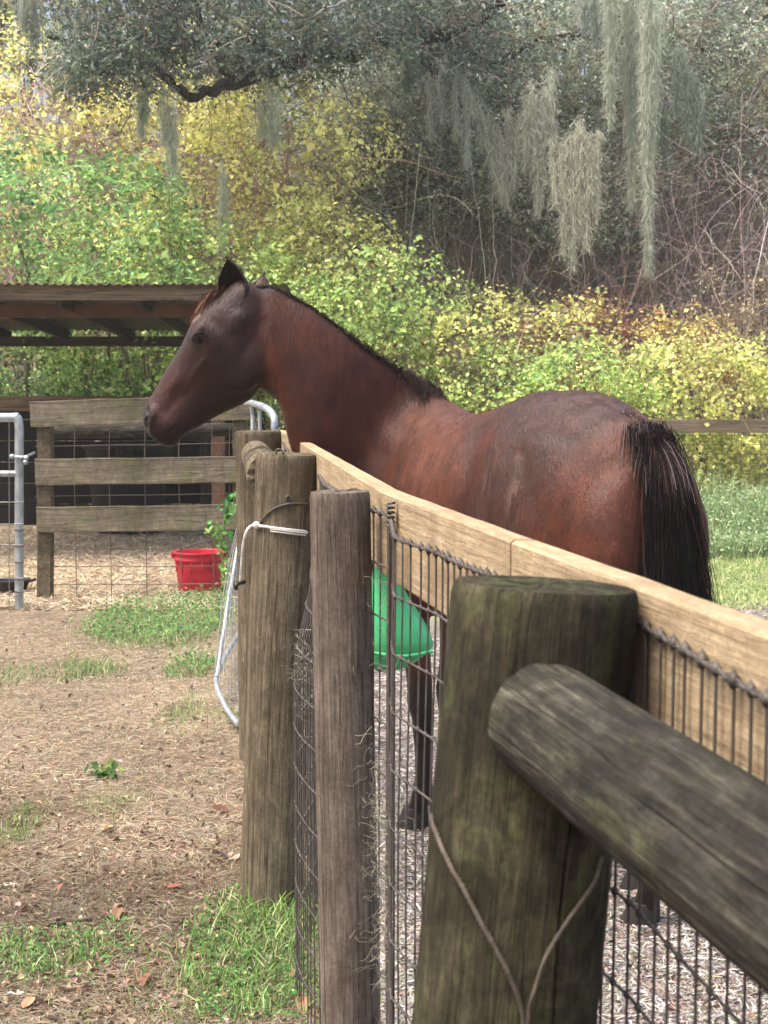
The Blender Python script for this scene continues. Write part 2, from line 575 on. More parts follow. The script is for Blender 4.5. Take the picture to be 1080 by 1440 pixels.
c0 = gk.mix(0.75, c0, gk.ramp(nz1, [(0.32, 0.35), (0.68, 1.25)]), 'MULTIPLY')
c0 = gk.mix(0.6, c0, gk.ramp(nz2, [(0.35, 0.45), (0.6, 1.2)]), 'MULTIPLY')
gk.base(c0)
gk.bump(gk.mix(0.5, nz1, nz2), 0.8, 0.02)
tag(Geo().add(np.stack([xs, ys, zs], 1), Q, None, gc).build('ground', gk.m), kind='structure')

# ------------------------------------------------------------------ boards placed with their own axes (local x along the board)
def board(name, m, p0, p1, wid, hgt, parent=None, up=(0, 0, 1), nseg=14, warp=0.0015, bev=0.004, seed=3):
    p0, p1 = Vector(p0), Vector(p1)
    x = (p1 - p0).normalized()
    y = Vector(up).cross(x).normalized()
    z = x.cross(y)
    mat = Matrix((x, y, z)).transposed().to_4x4()
    mat.translation = p0
    L = (p1 - p0).length
    g = Geo()
    box(g, (0, 0, 0), (L, 0, 0), (0, 0, 1), wid, hgt, None, nseg, warp, np.random.default_rng(seed), bev)
    o = g.build(name, m, parent, smooth=False)
    set_local(o, mat, parent)
    return o

def wire_mesh(name, m, pts, zt, zb, dv, dh, parent, rad=0.0017, seed=1, bulge=None, wob=0.0018, knots=0.0042, sag=None, gz=True, lean=None):
    """woven wire along the polyline pts (x, y): vertical stays, horizontal line wires and a wrapped knot where they cross"""
    r = np.random.default_rng(seed)
    pts = np.array([(p[0], p[1]) for p in pts], float)
    seg = np.r_[0, np.cumsum(np.hypot(*np.diff(pts, axis=0).T))]
    L = seg[-1]
    def at(s):
        return np.stack([np.interp(s, seg, pts[:, 0]), np.interp(s, seg, pts[:, 1])], -1)
    sv = np.arange(dv * 0.3, L, dv)
    sv = sv + r.normal(0, dv * 0.07, len(sv))
    zh = np.arange(zt, zb, -dh)
    def xyz(s, z, extra):
        q = at(s)
        o = np.zeros(q.shape[0])
        if bulge is not None: o = bulge(s / L, z)
        dz = sag(s / L) if sag is not None else 0
        x = q[:, 0] + o + (lean(z) if lean else 0) + wob * (vnoise(np.stack([s * 6, z * 5 + np.zeros_like(s), s * 0 + seed], 1), 1.0, seed) - 0.5) * 2
        return np.stack([x, q[:, 1], z + dz + wob * (vnoise(np.stack([s * 7, z * 9 + np.zeros_like(s), s * 0 + seed + 40], 1), 1.0, seed + 2) - 0.5) * 2], 1)
    g = Geo()
    k = max(10, int((zt - zb) / dh) * 2)
    zz = np.linspace(zt, zb, k)
    vert = np.stack([xyz(np.full(k, s) + (vnoise(np.stack([zz * 4, zz * 0 + s * 31, zz * 0], 1), 1.0, seed + 7) - 0.5) * dv * 0.10, zz, 0) for s in sv])
    g.add(*tubes(vert, rad, 5))
    sh = np.linspace(0, L, max(12, int(L / dv) * 3))
    for hi, z in enumerate(zh):
        p = xyz(sh, np.full(len(sh), z), 0)
        if hi == 0:
            a = sh * 150
            for ph in (0, np.pi):
                q = p.copy()
                q[:, 2] += np.sin(a + ph) * rad * 1.2
                q[:, 0] += np.cos(a + ph) * rad * 1.2
                g.add(*tubes(q[None], rad * 1.3, 5))
        else:
            g.add(*tubes(p[None], rad * 1.1, 5))
        if knots:
            c = xyz(sv, np.full(len(sv), z), 0)
            kr = knots * (1.5 if hi == 0 else 1.0) * r.uniform(.8, 1.25, len(sv))
            d = np.array([[1, 0, 0], [0, 1, 0], [-1, 0, 0], [0, -1, 0], [0, 0, 1.6], [0, 0, -1.6]]) * np.array([1, 1.5, 1])
            V = c[:, None, :] + d[None] * kr[:, None, None]
            f = np.array([[0, 1, 4], [1, 2, 4], [2, 3, 4], [3, 0, 4], [1, 0, 5], [2, 1, 5], [3, 2, 5], [0, 3, 5]])
            T = (f[None] + np.arange(len(sv))[:, None, None] * 6).reshape(-1, 3)
            g.add(V.reshape(-1, 3), None, T)
    Mi = inv_of(parent) if parent else None
    o = g.build(name, m, parent, matrix=Mi)
    tag(o, kind='stuff')
    return o

def to_ground(u0, v0, u1, v1, Y):
    a, b = P(u0, v0, Y), P(u1, v1, Y)
    k = (a[2] + 0.05) / (a[2] - b[2])
    return a + (b - a) * k, a

# ------------------------------------------------------------------ the paddock fence that runs away from the camera
pf = thing('paddock_fence', 'long post and wire fence with a fresh tan top board running away beside the horse', 'fence', (0.17, 1.6, 0))
b0, t0 = to_ground(768, 822, 708, 1440, 1.60)
npost = log('fence_post', M['near_post'], b0, t0, 0.100, 0.0985, pf, seed=11, nz=110, na=420, rough=0.02,
            cracks=((205, .55, .97, .018, .010), (318, .0, .75, .02, .014), (262, .2, .64, .012, .008), (290, .82, 1, .015, .009), (228, .86, 1, .014, .009), (276, .9, 1, .012, .008), (246, .3, .95, .008, .005)), tilt=-0.05)
tag(npost, 'thick dark mossy fence post that the round rail butts against')
b1, t1 = to_ground(478, 691, 493, 1440, 3.0)
p2 = log('fence_post', M['thin_post'], b1, t1, 0.0590, 0.0590, pf, seed=12, nz=120, na=360, rough=0.012,
         cracks=((281, .02, .86, .026, .009), (255, .55, .93, .018, .006), (306, .03, .62, .018, .006), (236, .1, .5, .018, .005), (266, .93, 1, .02, .006), (292, .9, 1, .018, .006)), knots=((253, .885, .013),))
tag(p2, 'slender grey fence post with a knot near its top')
b2, t2 = to_ground(404, 638, 381, 1258, 4.6)
p3 = log('fence_post', M['olive_post'], b2, t2, 0.0960, 0.0930, pf, seed=13, nz=120, na=360, rough=0.014,
         cracks=((281, .08, .985, .022, .016), (302, .6, 1, .016, .008), (250, .3, .8, .014, .006), (264, .55, 1, .010, .006), (238, .05, .6, .012, .006)))
tag(p3, 'stout brown fence post tied round with white twine')
b3, t3 = to_ground(363, 606, 369, 1065, 6.4)
p4 = log('fence_post', M['olive_post'], b3, t3, 0.0965, 0.0955, pf, seed=14, nz=80, na=300, rough=0.012,
         cracks=((262, .1, 1, .04, .008), (284, .85, 1, .05, .01)))
tag(p4, 'farthest post of the fence, standing just behind the twine tied one')

ra, rb = P(763, 1010, 1.512), P(1080, 1240, 1.13)
rdir = (rb - ra)
rail = log('brace_rail', M['rail_wood'], ra, ra + rdir * 3.1, 0.0585, 0.072, pf, seed=21, nz=120, na=420, rough=0.026,
           cracks=((72, .07, .97, .030, .016), (48, .2, .95, .016, .008), (105, .16, .8, .012, .006), (10, .3, .9, .014, .007), (150, .2, .9, .010, .005), (195, .1, .6, .010, .005)))
tag(rail, 'thick round grey rail coming towards the camera')
q0, q1 = P(376, 668, 4.60), P(360, 640, 6.33)
tag(log('brace_rail', M['olive_post'], q1, q0, 0.06, 0.062, pf, seed=22, nz=40, na=80, rough=0.02, cracks=((180, .5, 1, .06, .01),)), 'short round rail behind the twine tied post')

ZB = 1.378 - 0.0825
def bp(Y, off=0.019, z=ZB):
    return (float(fence_x(Y)) + off, Y, z)
tb1 = board('top_board', M['new_board'], bp(6.47), bp(3.005), 0.038, 0.165, pf, nseg=20, warp=0.0005, seed=5)
tb2 = board('top_board', M['new_board'], bp(2.998), bp(2.103, z=ZB - .001), 0.038, 0.165, pf, nseg=10, warp=0.0005, seed=6)
tb3 = board('top_board', M['new_board'], bp(2.096, z=ZB - .001), bp(0.15, z=ZB + .003), 0.038, 0.165, pf, nseg=14, warp=0.0005, seed=7)

def px(u, Y):
    a = P(u, 600, Y)
    return (a[0], Y)
spanA = [px(398, 6.32), (float(fence_x(5.6)) - .02, 5.6), px(449, 4.60), px(449, 4.45), (float(fence_x(3.9)) - .03, 3.9), (float(fence_x(3.3)) - .02, 3.3), px(519, 3.04)]
wire_mesh('wire_mesh', M['old_wire'], spanA, 1.332, 0.0, 0.038, 0.1016, pf, seed=4,
          bulge=lambda s, z: -0.085 * np.clip((1.25 - z) / .35, 0, 1) * np.exp(-((s - .76) / .13) ** 2), sag=lambda s: -.02 * np.sin(s * np.pi) ** 2)
spanB = [px(523, 2.99), px(546, 2.91), px(550, 2.82), px(555, 2.62), (float(fence_x(2.45)) - .022, 2.45), (float(fence_x(2.0)) - .014, 2.0), (float(fence_x(1.6)) - .006, 1.6),
         (float(fence_x(1.2)) - .010, 1.2), (float(fence_x(.7)) - .014, .7), (float(fence_x(.2)) - .014, .2)]
wire_mesh('wire_mesh', M['old_wire'], spanB, 1.335, 0.0, 0.037, 0.1016, pf, seed=5, rad=0.00185,
          bulge=lambda s, z: -0.01 * np.clip((1.25 - z) / .4, 0, 1) * np.exp(-((s - .25) / .2) ** 2), sag=lambda s: -.022 * np.abs(np.sin(s * np.pi * 2)) + .008)
# the rolled end of the next length of wire, a thick upright bundle beside the slender post
g = Geo()
r_ = np.random.default_rng(8)
zz = np.linspace(1.33, 0.0, 26)
for k in range(8):
    c = P(549 + r_.uniform(-4, 6), 700, 2.86)
    g.add(*tubes(np.stack([c[0] + (vnoise(np.stack([zz * 3, zz * 0 + k * 9, zz * 0], 1), 1, 5) - .5) * .006, np.full(26, 2.80) + r_.uniform(-.1, .04), zz], 1)[None], 0.0018, 5))
a = np.linspace(0, 2 * np.pi * 5, 60)
c = P(549, 716, 2.84)
g.add(*tubes(np.stack([c[0] + np.cos(a) * .007, c[1] + np.sin(a) * .012, c[2] + .012 - a / a[-1] * .045], 1)[None], 0.0026, 5))
tag(g.build('rolled_wire', M['old_wire'], pf, matrix=inv_of(pf)), kind='stuff')
# brace wires
def cable(name, m, pts, rad, parent=None, sides=7, sub=8, twist=0, seed=2):
    pts = np.array(pts, float)
    n = len(pts)
    t = np.linspace(0, n - 1, (n - 1) * sub + 1)
    out = []
    for q in t:
        i = min(int(q), n - 2)
        f = q - i
        p0, p1, p2_, p3_ = pts[max(i - 1, 0)], pts[i], pts[i + 1], pts[min(i + 2, n - 1)]
        out.append(0.5 * (2 * p1 + (p2_ - p0) * f + (2 * p0 - 5 * p1 + 4 * p2_ - p3_) * f * f + (3 * p1 - p0 - 3 * p2_ + p3_) * f ** 3))
    out = np.array(out)
    g = Geo()
    if twist:
        s = np.r_[0, np.cumsum(np.linalg.norm(np.diff(out, axis=0), axis=1))]
        ss = np.linspace(0, s[-1], int(s[-1] / (rad * 2.2)) + 6)
        c = np.stack([np.interp(ss, s, out[:, k]) for k in range(3)], 1)
        d = unit(np.gradient(c, axis=0))
        a1 = unit(np.cross(d, [0.2, 0.9, 0.3]))
        b1_ = np.cross(d, a1)
        for ph in (0, 2.1, 4.2):
            an = ss * twist + ph
            g.add(*tubes((c + (a1 * np.cos(an)[:, None] + b1_ * np.sin(an)[:, None]) * rad * .55)[None], rad * .62, 5))
    else:
        rr = rad * (1 + 0.25 * (vnoise(np.stack([np.arange(len(out)) * .7, np.zeros(len(out)), np.zeros(len(out)) + seed], 1), 1, seed) - .5))
        g.add(*tubes(out[None], rr[None], sides))
    return g.build(name, m, parent, matrix=inv_of(parent) if parent else None)

def on_near_post(u, v, lift=0.004):
    """point of the near post's front surface behind the photo pixel"""
    o, d = np.array([0, 0, CAMZ]), P(u, v, 1.0) - np.array([0, 0, CAMZ])
    ax = unit(t0 - b0)
    w_ = o - b0
    dp, wp = d - ax * (d @ ax), w_ - ax * (w_ @ ax)
    A, B, C_ = dp @ dp, 2 * dp @ wp, wp @ wp - (0.100 + lift) ** 2
    disc = max(B * B - 4 * A * C_, 0)
    return o + d * ((-B - math.sqrt(disc)) / (2 * A))
cable('brace_wire', M['cord'], [on_near_post(u, v) for u, v in ((606, 1146), (612, 1168), (632, 1215), (652, 1250), (678, 1300), (708, 1355), (728, 1400), (737, 1440), (741, 1500))], 0.0030, pf, twist=420)
cable('brace_wire', M['cord'], [on_near_post(u, v) for u, v in ((846, 1205), (838, 1236), (822, 1262), (795, 1300), (768, 1345), (751, 1395), (743, 1425), (741, 1490))], 0.0026, pf, twist=460)
def on_p3(u, v, lift=0.003):
    o, d = np.array([0, 0, CAMZ]), P(u, v, 1.0) - np.array([0, 0, CAMZ])
    ax = unit(t2 - b2)
    w_ = o - b2
    dp, wp = d - ax * (d @ ax), w_ - ax * (w_ @ ax)
    A, B, C_ = dp @ dp, 2 * dp @ wp, wp @ wp - (0.0955 + lift) ** 2
    disc = max(B * B - 4 * A * C_, 0)
    return o + d * ((-B - math.sqrt(disc)) / (2 * A))
cable('brace_wire', M['old_wire'], [on_p3(u, v) for u, v in ((364, 738), (372, 727), (386, 715), (400, 710), (414, 708), (432, 709))], 0.0035, pf, twist=300)
cable('staple', M['old_wire'], [on_p3(u, v, .002) for u, v in ((402, 703), (405, 697), (409, 701))], 0.003, pf)
cable('staple', M['old_wire'], [P(u, v, 4.5) for u, v in ((388, 640), (390, 632), (397, 634), (398, 640))], 0.003, pf)

# white twine tied round the brown post
tw = cable('twine', M['twine'], [on_p3(432, 749, .004), on_p3(418, 747, .006), on_p3(396, 744, .007), on_p3(376, 741, .007), on_p3(362, 739, .008), P(359, 738, 4.545), P(350, 742, 4.53), P(344, 755, 4.52), P(341, 775, 4.52),
                                 P(339, 800, 4.52), P(338, 820, 4.52), P(342, 823, 4.52)], 0.0045, twist=200)
tag(tw, 'white plastic twine knotted round the stout brown fence post', 'twine')
for c in range(1):
    g = Geo()
    for k in range(26):
        o = P(361, 739, 4.535)
        r_ = np.random.default_rng(90 + k)
        d = unit(r_.normal(size=3)) * .012
        a1 = unit(np.cross(d, [.3, .2, .9])) * .012
        an = np.linspace(0, 5, 9)
        g.add(*tubes((o + np.cos(an)[:, None] * a1 + np.sin(an)[:, None] * unit(np.cross(d, a1)) * .009 + d * .3)[None], .0022, 4))
    kn = g.build('knot', M['twine'], tw)
    g2 = Geo()
    kp = [[on_p3(380 + i * 10, 744 + i * 1.2 + dy, .008 + .001 * (dy == 0)) for i in range(6)] for dy in (-3, 0, 3)]
    g2.add(*tubes(np.array(kp), .0026, 5))
    g2.build('strand', M['twine'], tw)
nl = cable('bent_nail', M['nail'], [P(344, 818, 4.53), P(333, 822, 4.50), P(332, 829, 4.50)], 0.006, pf)

# ------------------------------------------------------------------ galvanised gate left open behind the far post, bent at the bottom
def tube_path(pts, sub=8):
    pts = np.array(pts, float)
    n = len(pts)
    out = []
    for q in np.linspace(0, n - 1, (n - 1) * sub + 1):
        i = min(int(q), n - 2)
        f = q - i
        p0, p1, p2_, p3_ = pts[max(i - 1, 0)], pts[i], pts[i + 1], pts[min(i + 2, n - 1)]
        out.append(0.5 * (2 * p1 + (p2_ - p0) * f + (2 * p0 - 5 * p1 + 4 * p2_ - p3_) * f * f + (3 * p1 - p0 - 3 * p2_ + p3_) * f ** 3))
    return np.array(out)

og = thing('tube_gate', 'bent galvanised tube gate standing open behind the farthest fence post', 'gate', tuple(P(345, 840, 10.3) * np.array([1, 1, 0])))
iog = inv_of(og)
tr = 0.013
fr = [P(336, 1020, 6.75), P(318, 995, 7.0), P(304, 958, 7.35), P(316, 925, 8.0), P(334, 893, 9.0), P(348, 862, 10.3)]
Geo().add(*tubes(tube_path(fr)[None], tr, 10)).build('bottom_tube', M['galv'], og, matrix=iog)
end = [P(336, 1020, 6.75), P(346, 985, 6.72), P(360, 850, 6.72), P(384, 640, 6.75), P(386, 600, 6.75), P(384, 584, 6.78), P(374, 574, 6.9), P(358, 568, 7.3), P(352, 567, 8.2), P(346, 568, 10.3)]
Geo().add(*tubes(tube_path(end)[None], tr * 1.25, 12)).build('frame_tube', M['galv'], og, matrix=iog)
Geo().add(*tubes(tube_path([P(352, 567, 8.2), P(355, 600, 8.2), P(346, 700, 8.1), P(322, 840, 7.8), P(305, 952, 7.4)])[None], tr * .8, 10)).build('upright_tube', M['galv'], og, matrix=iog)
Geo().add(*tubes(tube_path([P(362, 569, 7.1), P(365, 610, 7.1), P(350, 800, 7.0), P(336, 880, 7.0)])[None], tr * .7, 10)).build('upright_tube', M['galv'], og, matrix=iog)
g = Geo()
for k in range(7):
    f = k / 6
    top = np.array(P(338 + 8 * f, 720, 8.4 - 1.4 * f))
    mid = np.array(P(302 + 34 * f, 945 + 55 * f, 7.5 - .7 * f))
    g.add(*tubes(tube_path([top, (top + mid) / 2 + [-.02, 0, 0], mid])[None], .0022, 4))
for k in range(14):
    f = k / 13
    a = P(330 - 30 * f, 760 + 195 * f, 8.2 - .8 * f)
    b = P(348 - 4 * f, 775 + 235 * f, 6.9)
    g.add(*tubes(tube_path([a, (a + b) / 2 + [-.012, 0, .01], b])[None], .0018, 4))
tag(g.build('wire_mesh', M['bright_wire'], og, matrix=iog), kind='stuff')

# ------------------------------------------------------------------ left gate
lg = thing('tube_gate', 'silver tube gate with wire infill at the left edge of the yard', 'gate', tuple(P(27, 850, 10.4) * np.array([1, 1, 0])))
ilg = inv_of(lg)
Yg = 10.4
Geo().add(*tubes(tube_path([P(-260, 587, Yg), P(0, 587, Yg), P(20, 587, Yg), P(26.5, 595, Yg), P(27, 640, Yg), P(27, 740, Yg), P(27, 800, Yg), P(27, 856, Yg)])[None], .030, 12)).build('frame_tube', M['galv'], lg, matrix=ilg)
Geo().add(*tubes(tube_path([P(-260, 666, Yg), P(0, 666, Yg), P(26, 666, Yg)])[None], .022, 10)).build('cross_tube', M['galv'], lg, matrix=ilg)
g = Geo()
for v in (706, 737, 766, 790, 813, 838):
    g.add(*tubes(np.array([[P(-260, v, Yg - .03), P(-100, v + 1, Yg - .035), P(33, v, Yg - .03)]]), .0035, 5))
for u in range(-240, 27, 23):
    g.add(*tubes(np.array([[P(u, 590, Yg - .034), P(u, 720, Yg - .036), P(u, 852, Yg - .034)]]), .003, 5))
tag(g.build('wire_mesh', M['bright_wire'], lg, matrix=ilg), kind='stuff')
for v in (745, 768, 790, 814, 832):
    Geo().add(*tubes(np.array([[P(21, v, Yg - .034), P(27, v + 1, Yg - .040), P(34, v, Yg - .034)]]), .006, 6)).build('wire_clip', M['old_wire'], lg, matrix=ilg)
lt = Geo().add(*tubes(tube_path([P(17, 642, Yg - .04), P(27, 643, Yg - .045), P(36, 642, Yg - .03), P(48, 637, Yg + .1)])[None], .010, 8)).build('latch', M['galv'], lg, matrix=ilg)
for k, (u, v) in enumerate(((17, 642), (37, 644), (36, 650))):
    Geo().add(*tubes(np.array([[P(u - 3, v, Yg - .05), P(u, v, Yg - .05), P(u + 3, v, Yg - .05)]]), np.array([[.012, .02, .012]]), 8)).build('bolt', M['galv'], lt, matrix=ilg)

# ------------------------------------------------------------------ wooden pen panel
YP = 11.0
pp = thing('wooden_fence', 'three board pen fence with mossy weathered boards beside the red bucket', 'fence', tuple(P(61, 845, YP) * np.array([1, 1, 0])))
pb = P(61, 845, YP)
pt = P(61, 597, YP)
board('fence_post', M['olive_post'], (pb[0], YP + .08, -0.05), (pt[0], YP + .08, pt[2] + .12), .10, .115, pp, up=(0, 1, 0), nseg=8, warp=.002)
pb2 = P(338, 845, YP)
board('fence_post', M['olive_post'], (pb2[0], YP + .08, -0.05), (pb2[0], YP + .08, pt[2] + .12), .10, .115, pp, up=(0, 1, 0), nseg=8, warp=.002)
for (u0, v0, u1, v1, h, mm, yo) in ((43, 583, 352, 572, 36, 'grey_board', 0), (50, 664, 352, 660, 37, 'grey_board', .002), (52, 731, 352, 727, 36, 'grey_board', .004)):
    hh = h / F * YP
    board('board', M[mm], P(u0, v0, YP + yo), P(u1, v1, YP + yo), .032, hh, pp, nseg=16, warp=.0012, bev=.003, seed=int(v0))
g = Geo()
for u in (104, 153, 203, 251, 297, 322):
    g.add(*tubes(np.array([[P(u + 1, 598, YP + .05), P(u, 660, YP + .052), P(u + 2, 735, YP + .05), P(u + 4, 846, YP + .05)]]), .0032 if u < 300 else .0026, 5))
for v, dv in ((628, -6), (698, -5), (773, -3), (797, -2), (822, -2), (842, -4)):
    g.add(*tubes(np.array([[P(50, v, YP + .056), P(140, v + dv * .3, YP + .057), P(230, v + dv * .6 + 1, YP + .056), P(345, v + dv, YP + .056)]]), .0030, 5))
tag(g.build('wire_mesh', M['tan_wire'], pp, matrix=inv_of(pp)), kind='stuff')

# ------------------------------------------------------------------ open shelter behind it
YF, YBK = 13.0, 16.4
sh = thing('open_shelter', 'low open timber shelter with a tin roof behind the horse head', 'shelter', tuple(P(150, 800, 13) * np.array([1, 1, 0])))
ish = inv_of(sh)
fz = P(0, 411, YF)[2]
board('fascia_board', M['old_timber'], P(-260, 411, YF), P(342, 411, YF), .03, .135, sh, nseg=18, warp=.0012, seed=31)
board('header_beam', M['rust_beam'], P(-260, 437, YF + .55), P(336, 437, YF + .55), .05, .115, sh, nseg=6, warp=.001)
bz = P(0, 480, YBK)
board('back_beam', M['dark_timber'], P(-260, 480, YBK), P(315, 480, YBK), .05, .105, sh, nseg=8, warp=.002)
zf, zb_ = P(0, 404, YF)[2], P(0, 462, YBK)[2]
for u in (-160, -70, 28, 130, 232, 322):
    x = P(u, 450, YF + 1.5)[0]
    board('rafter', M['dark_timber'], (x, YF + .03, zf - .10), (x + .02, YBK + .3, zb_ - .075), .05, .11, sh, nseg=4, warp=.002)
# corrugated sheets
for k in range(4):
    x0 = P(-260, 400, YF)[0] + k * .98
    xx = np.linspace(x0, x0 + 1.02, 86)
    zc = 0.009 * np.cos(xx / 0.076 * 2 * np.pi) + .004 * (k % 2)
    V = []
    for yy in np.linspace(YF - .09, YBK + .35, 7):
        f = (yy - YF) / (YBK - YF)
        V.append(np.stack([xx, np.full_like(xx, yy), zf + (zb_ - zf) * f + zc + .012], 1))
    V = np.concatenate(V)
    n = len(xx)
    V2 = V - np.array([0, 0, .0015])
    Qr = np.array([(r * n + c, r * n + c + 1, (r + 1) * n + c + 1, (r + 1) * n + c) for r in range(6) for c in range(n - 1)])
    if x0 < P(342, 411, YF)[0]:
        Geo().add(V, Qr).add(V2, Qr[:, ::-1]).build('roof_sheet', M['tin'], sh, matrix=ish)
for u, Y, mm, zz_, w_ in ((307, YF + .55, 'red_timber', P(0, 442, YF + .55)[2], .115), (-200, YF + .55, 'red_timber', P(0, 442, YF + .55)[2], .115), (288, YBK, 'dark_timber', P(0, 484, YBK)[2], .10), (-150, YBK, 'dark_timber', P(0, 484, YBK)[2], .10)):
    x = P(u, 600, Y)[0]
    board('shelter_post', M[mm], (x, Y, -.05), (x, Y, zz_ - .02), w_, w_, sh, up=(0, 1, 0), nseg=6, warp=.002)
zw = P(0, 560, YBK + .2)[2]
zrow = np.linspace(0.0, zw, 7)
for k in range(6):
    za_, zb2 = zrow[k], zrow[k + 1]
    x0, x1 = P(-260, 600, YBK + .2)[0], P(330, 600, YBK + .2)[0]
    board('wall_plank', M['black_board'], (x0, YBK + .2, (za_ + zb2) / 2), (x1, YBK + .2 + .004 * (k % 2), (za_ + zb2) / 2), .03, (zb2 - za_) - .008, sh, nseg=6, warp=.002, seed=40 + k)
board('cap_rail', M['old_timber'], P(-260, 569, YBK + .14), P(330, 566, YBK + .14), .06, .16, sh, nseg=8, warp=.0012)
log('cross_rail', M['rail_wood'], P(70, 607, 11.55), P(336, 604, 11.55), .052, .05, pp, seed=77, nz=30, na=24, rough=.03)

# ------------------------------------------------------------------ far board fence on the right
YR = 16.0
ff = thing('board_fence', 'single rail board fence with wire below it in front of the hedge at right', 'fence', tuple(P(932, 745, YR) * np.array([1, 1, 0])))
board('rail_board', M['old_timber'], P(640, 598, YR), P(931, 598.5, YR), .035, .137, ff, nseg=10, warp=.0012, seed=51)
board('rail_board', M['old_timber'], P(933.5, 599, YR), P(1420, 600, YR), .035, .137, ff, nseg=14, warp=.0012, seed=52)
for u in (650, 932, 1215):
    x = P(u, 600, YR)[0]
    board('fence_post', M['dark_timber'], (x, YR + .075, -.05), (x, YR + .075, P(0, 592, YR)[2]), .09, .09, ff, up=(0, 1, 0), nseg=6, warp=.002)
g = Geo()
zt_ = P(0, 612, YR)[2]
for z in np.arange(zt_, .05, -.1):
    g.add(*tubes(np.array([[np.array([P(640, 0, YR)[0], YR + .03, z]), np.array([P(1420, 0, YR)[0], YR + .03, z])]]), .0028, 4))
for x in np.arange(P(640, 0, YR)[0], P(1420, 0, YR)[0], .1):
    g.add(*tubes(np.array([[np.array([x, YR + .033, zt_]), np.array([x, YR + .033, .02])]]), .0024, 4))
tag(g.build('wire_mesh', M['old_wire'], ff, matrix=inv_of(ff)), kind='stuff')
# ------------------------------------------------------------------ vegetation behind
PAL = {
    'yellow_green': [('#b9bd4e', 4), ('#c9c85f', 3), ('#98a845', 3), ('#7d9340', 2), ('#d8d27a', 1), ('#9a8a4a', .6)],
    'yellow': [('#cfcf74', 4), ('#bfc46a', 3), ('#a9b252', 3), ('#dcd888', 1.5), ('#a89860', 1)],
    'lime': [('#8fb84a', 3), ('#a4c455', 3), ('#74a043', 3), ('#c0cf66', 1.5), ('#5d8a3c', 2)],
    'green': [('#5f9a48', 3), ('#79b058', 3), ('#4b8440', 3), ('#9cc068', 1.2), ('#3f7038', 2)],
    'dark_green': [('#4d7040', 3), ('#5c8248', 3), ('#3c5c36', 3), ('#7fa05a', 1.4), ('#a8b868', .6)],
    'ivy': [('#4a6a40', 3), ('#5a7a48', 3), ('#3a5636', 3), ('#8a9a50', .8)],
    'rusty': [('#c9b44e', 3), ('#b09a48', 2), ('#9a6a4a', 2), ('#8a4e44', 1.5), ('#b7bd52', 2)],
    'dry': [('#9a8a70', 3), ('#a89878', 3), ('#857560', 2), ('#8a8a58', 1)],
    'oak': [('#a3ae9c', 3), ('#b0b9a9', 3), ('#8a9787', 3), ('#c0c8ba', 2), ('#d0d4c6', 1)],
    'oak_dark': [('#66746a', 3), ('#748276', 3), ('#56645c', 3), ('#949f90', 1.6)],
    'far': [('#98a678', 3), ('#b5b884', 3), ('#86967a', 3), ('#cac694', 2), ('#a39a8a', 2)],
    'far_dark': [('#70776a', 3), ('#807f74', 3), ('#8f8279', 3), ('#7a8570', 2)],
}

def lobes_pts(lobes, n, rng, shell=0.16):
    """points in the outer shell of a union of ellipsoids [(centre, radii)], with outward normals"""
    A = np.array([r[0] * r[1] + r[1] * r[2] + r[0] * r[2] for _, r in lobes])
    k = rng.choice(len(lobes), int(n * 1.7), p=A / A.sum())
    C = np.array([c for c, _ in lobes])
    R = np.array([r for _, r in lobes])
    d = unit(rng.normal(size=(len(k), 3)))
    rad = 1 - np.abs(rng.normal(0, shell, len(k))) + rng.uniform(-.02, .06, len(k))
    p = C[k] + d * R[k] * rad[:, None]
    nrm = unit(d / R[k])
    keep = p[:, 2] > 0.03
    for c, r in zip(C, R):
        q = (((p - c) / r) ** 2).sum(1)
        keep &= q > 0.52
    # clumps: thin out where the noise is low, push out where it is high
    cl = fnoise(p, 2.1, 5, 3)
    keep &= rng.uniform(size=len(p)) < np.clip((cl - 0.35) * 5.0, 0.05, 1)
    p = p + nrm * ((cl - 0.5) * 0.8)[:, None]
    keep &= p[:, 2] > 0.03
    return p[keep][:n], nrm[keep][:n], cl[keep][:n]

def tangle(rng, lobes, n, length=1.2, k=12, rad=0.006, arch=0.6, upward=0.2, fill=0.95):
    """bare stems that wander over and through the lobes"""
    C = np.array([c for c, _ in lobes]); R = np.array([r for _, r in lobes])
    A = R.prod(1) ** .66
    i = rng.choice(len(lobes), n, p=A / A.sum())
    d = unit(rng.normal(size=(n, 3)))
    p = C[i] + d * R[i] * rng.uniform(.55, fill, (n, 1))
    v = unit(rng.normal(size=(n, 3)) + np.array([0, 0, upward]))
    st = length / k * rng.uniform(.6, 1.4, (n, 1))
    out = [p]
    turn = rng.normal(0, .5, (n, 3))
    for s in range(k - 1):
        turn = turn * .8 + rng.normal(0, .35, (n, 3))
        v = unit(v + turn * .35 + np.array([0, 0, -arch * .12]))
        p = p + v * st
        p[:, 2] = np.maximum(p[:, 2], .02)
        out.append(p)
    paths = np.stack(out, 1)
    tp = np.linspace(1, .45, k)[None] * rng.uniform(.6, 1.3, (n, 1)) * rad
    return paths, tp

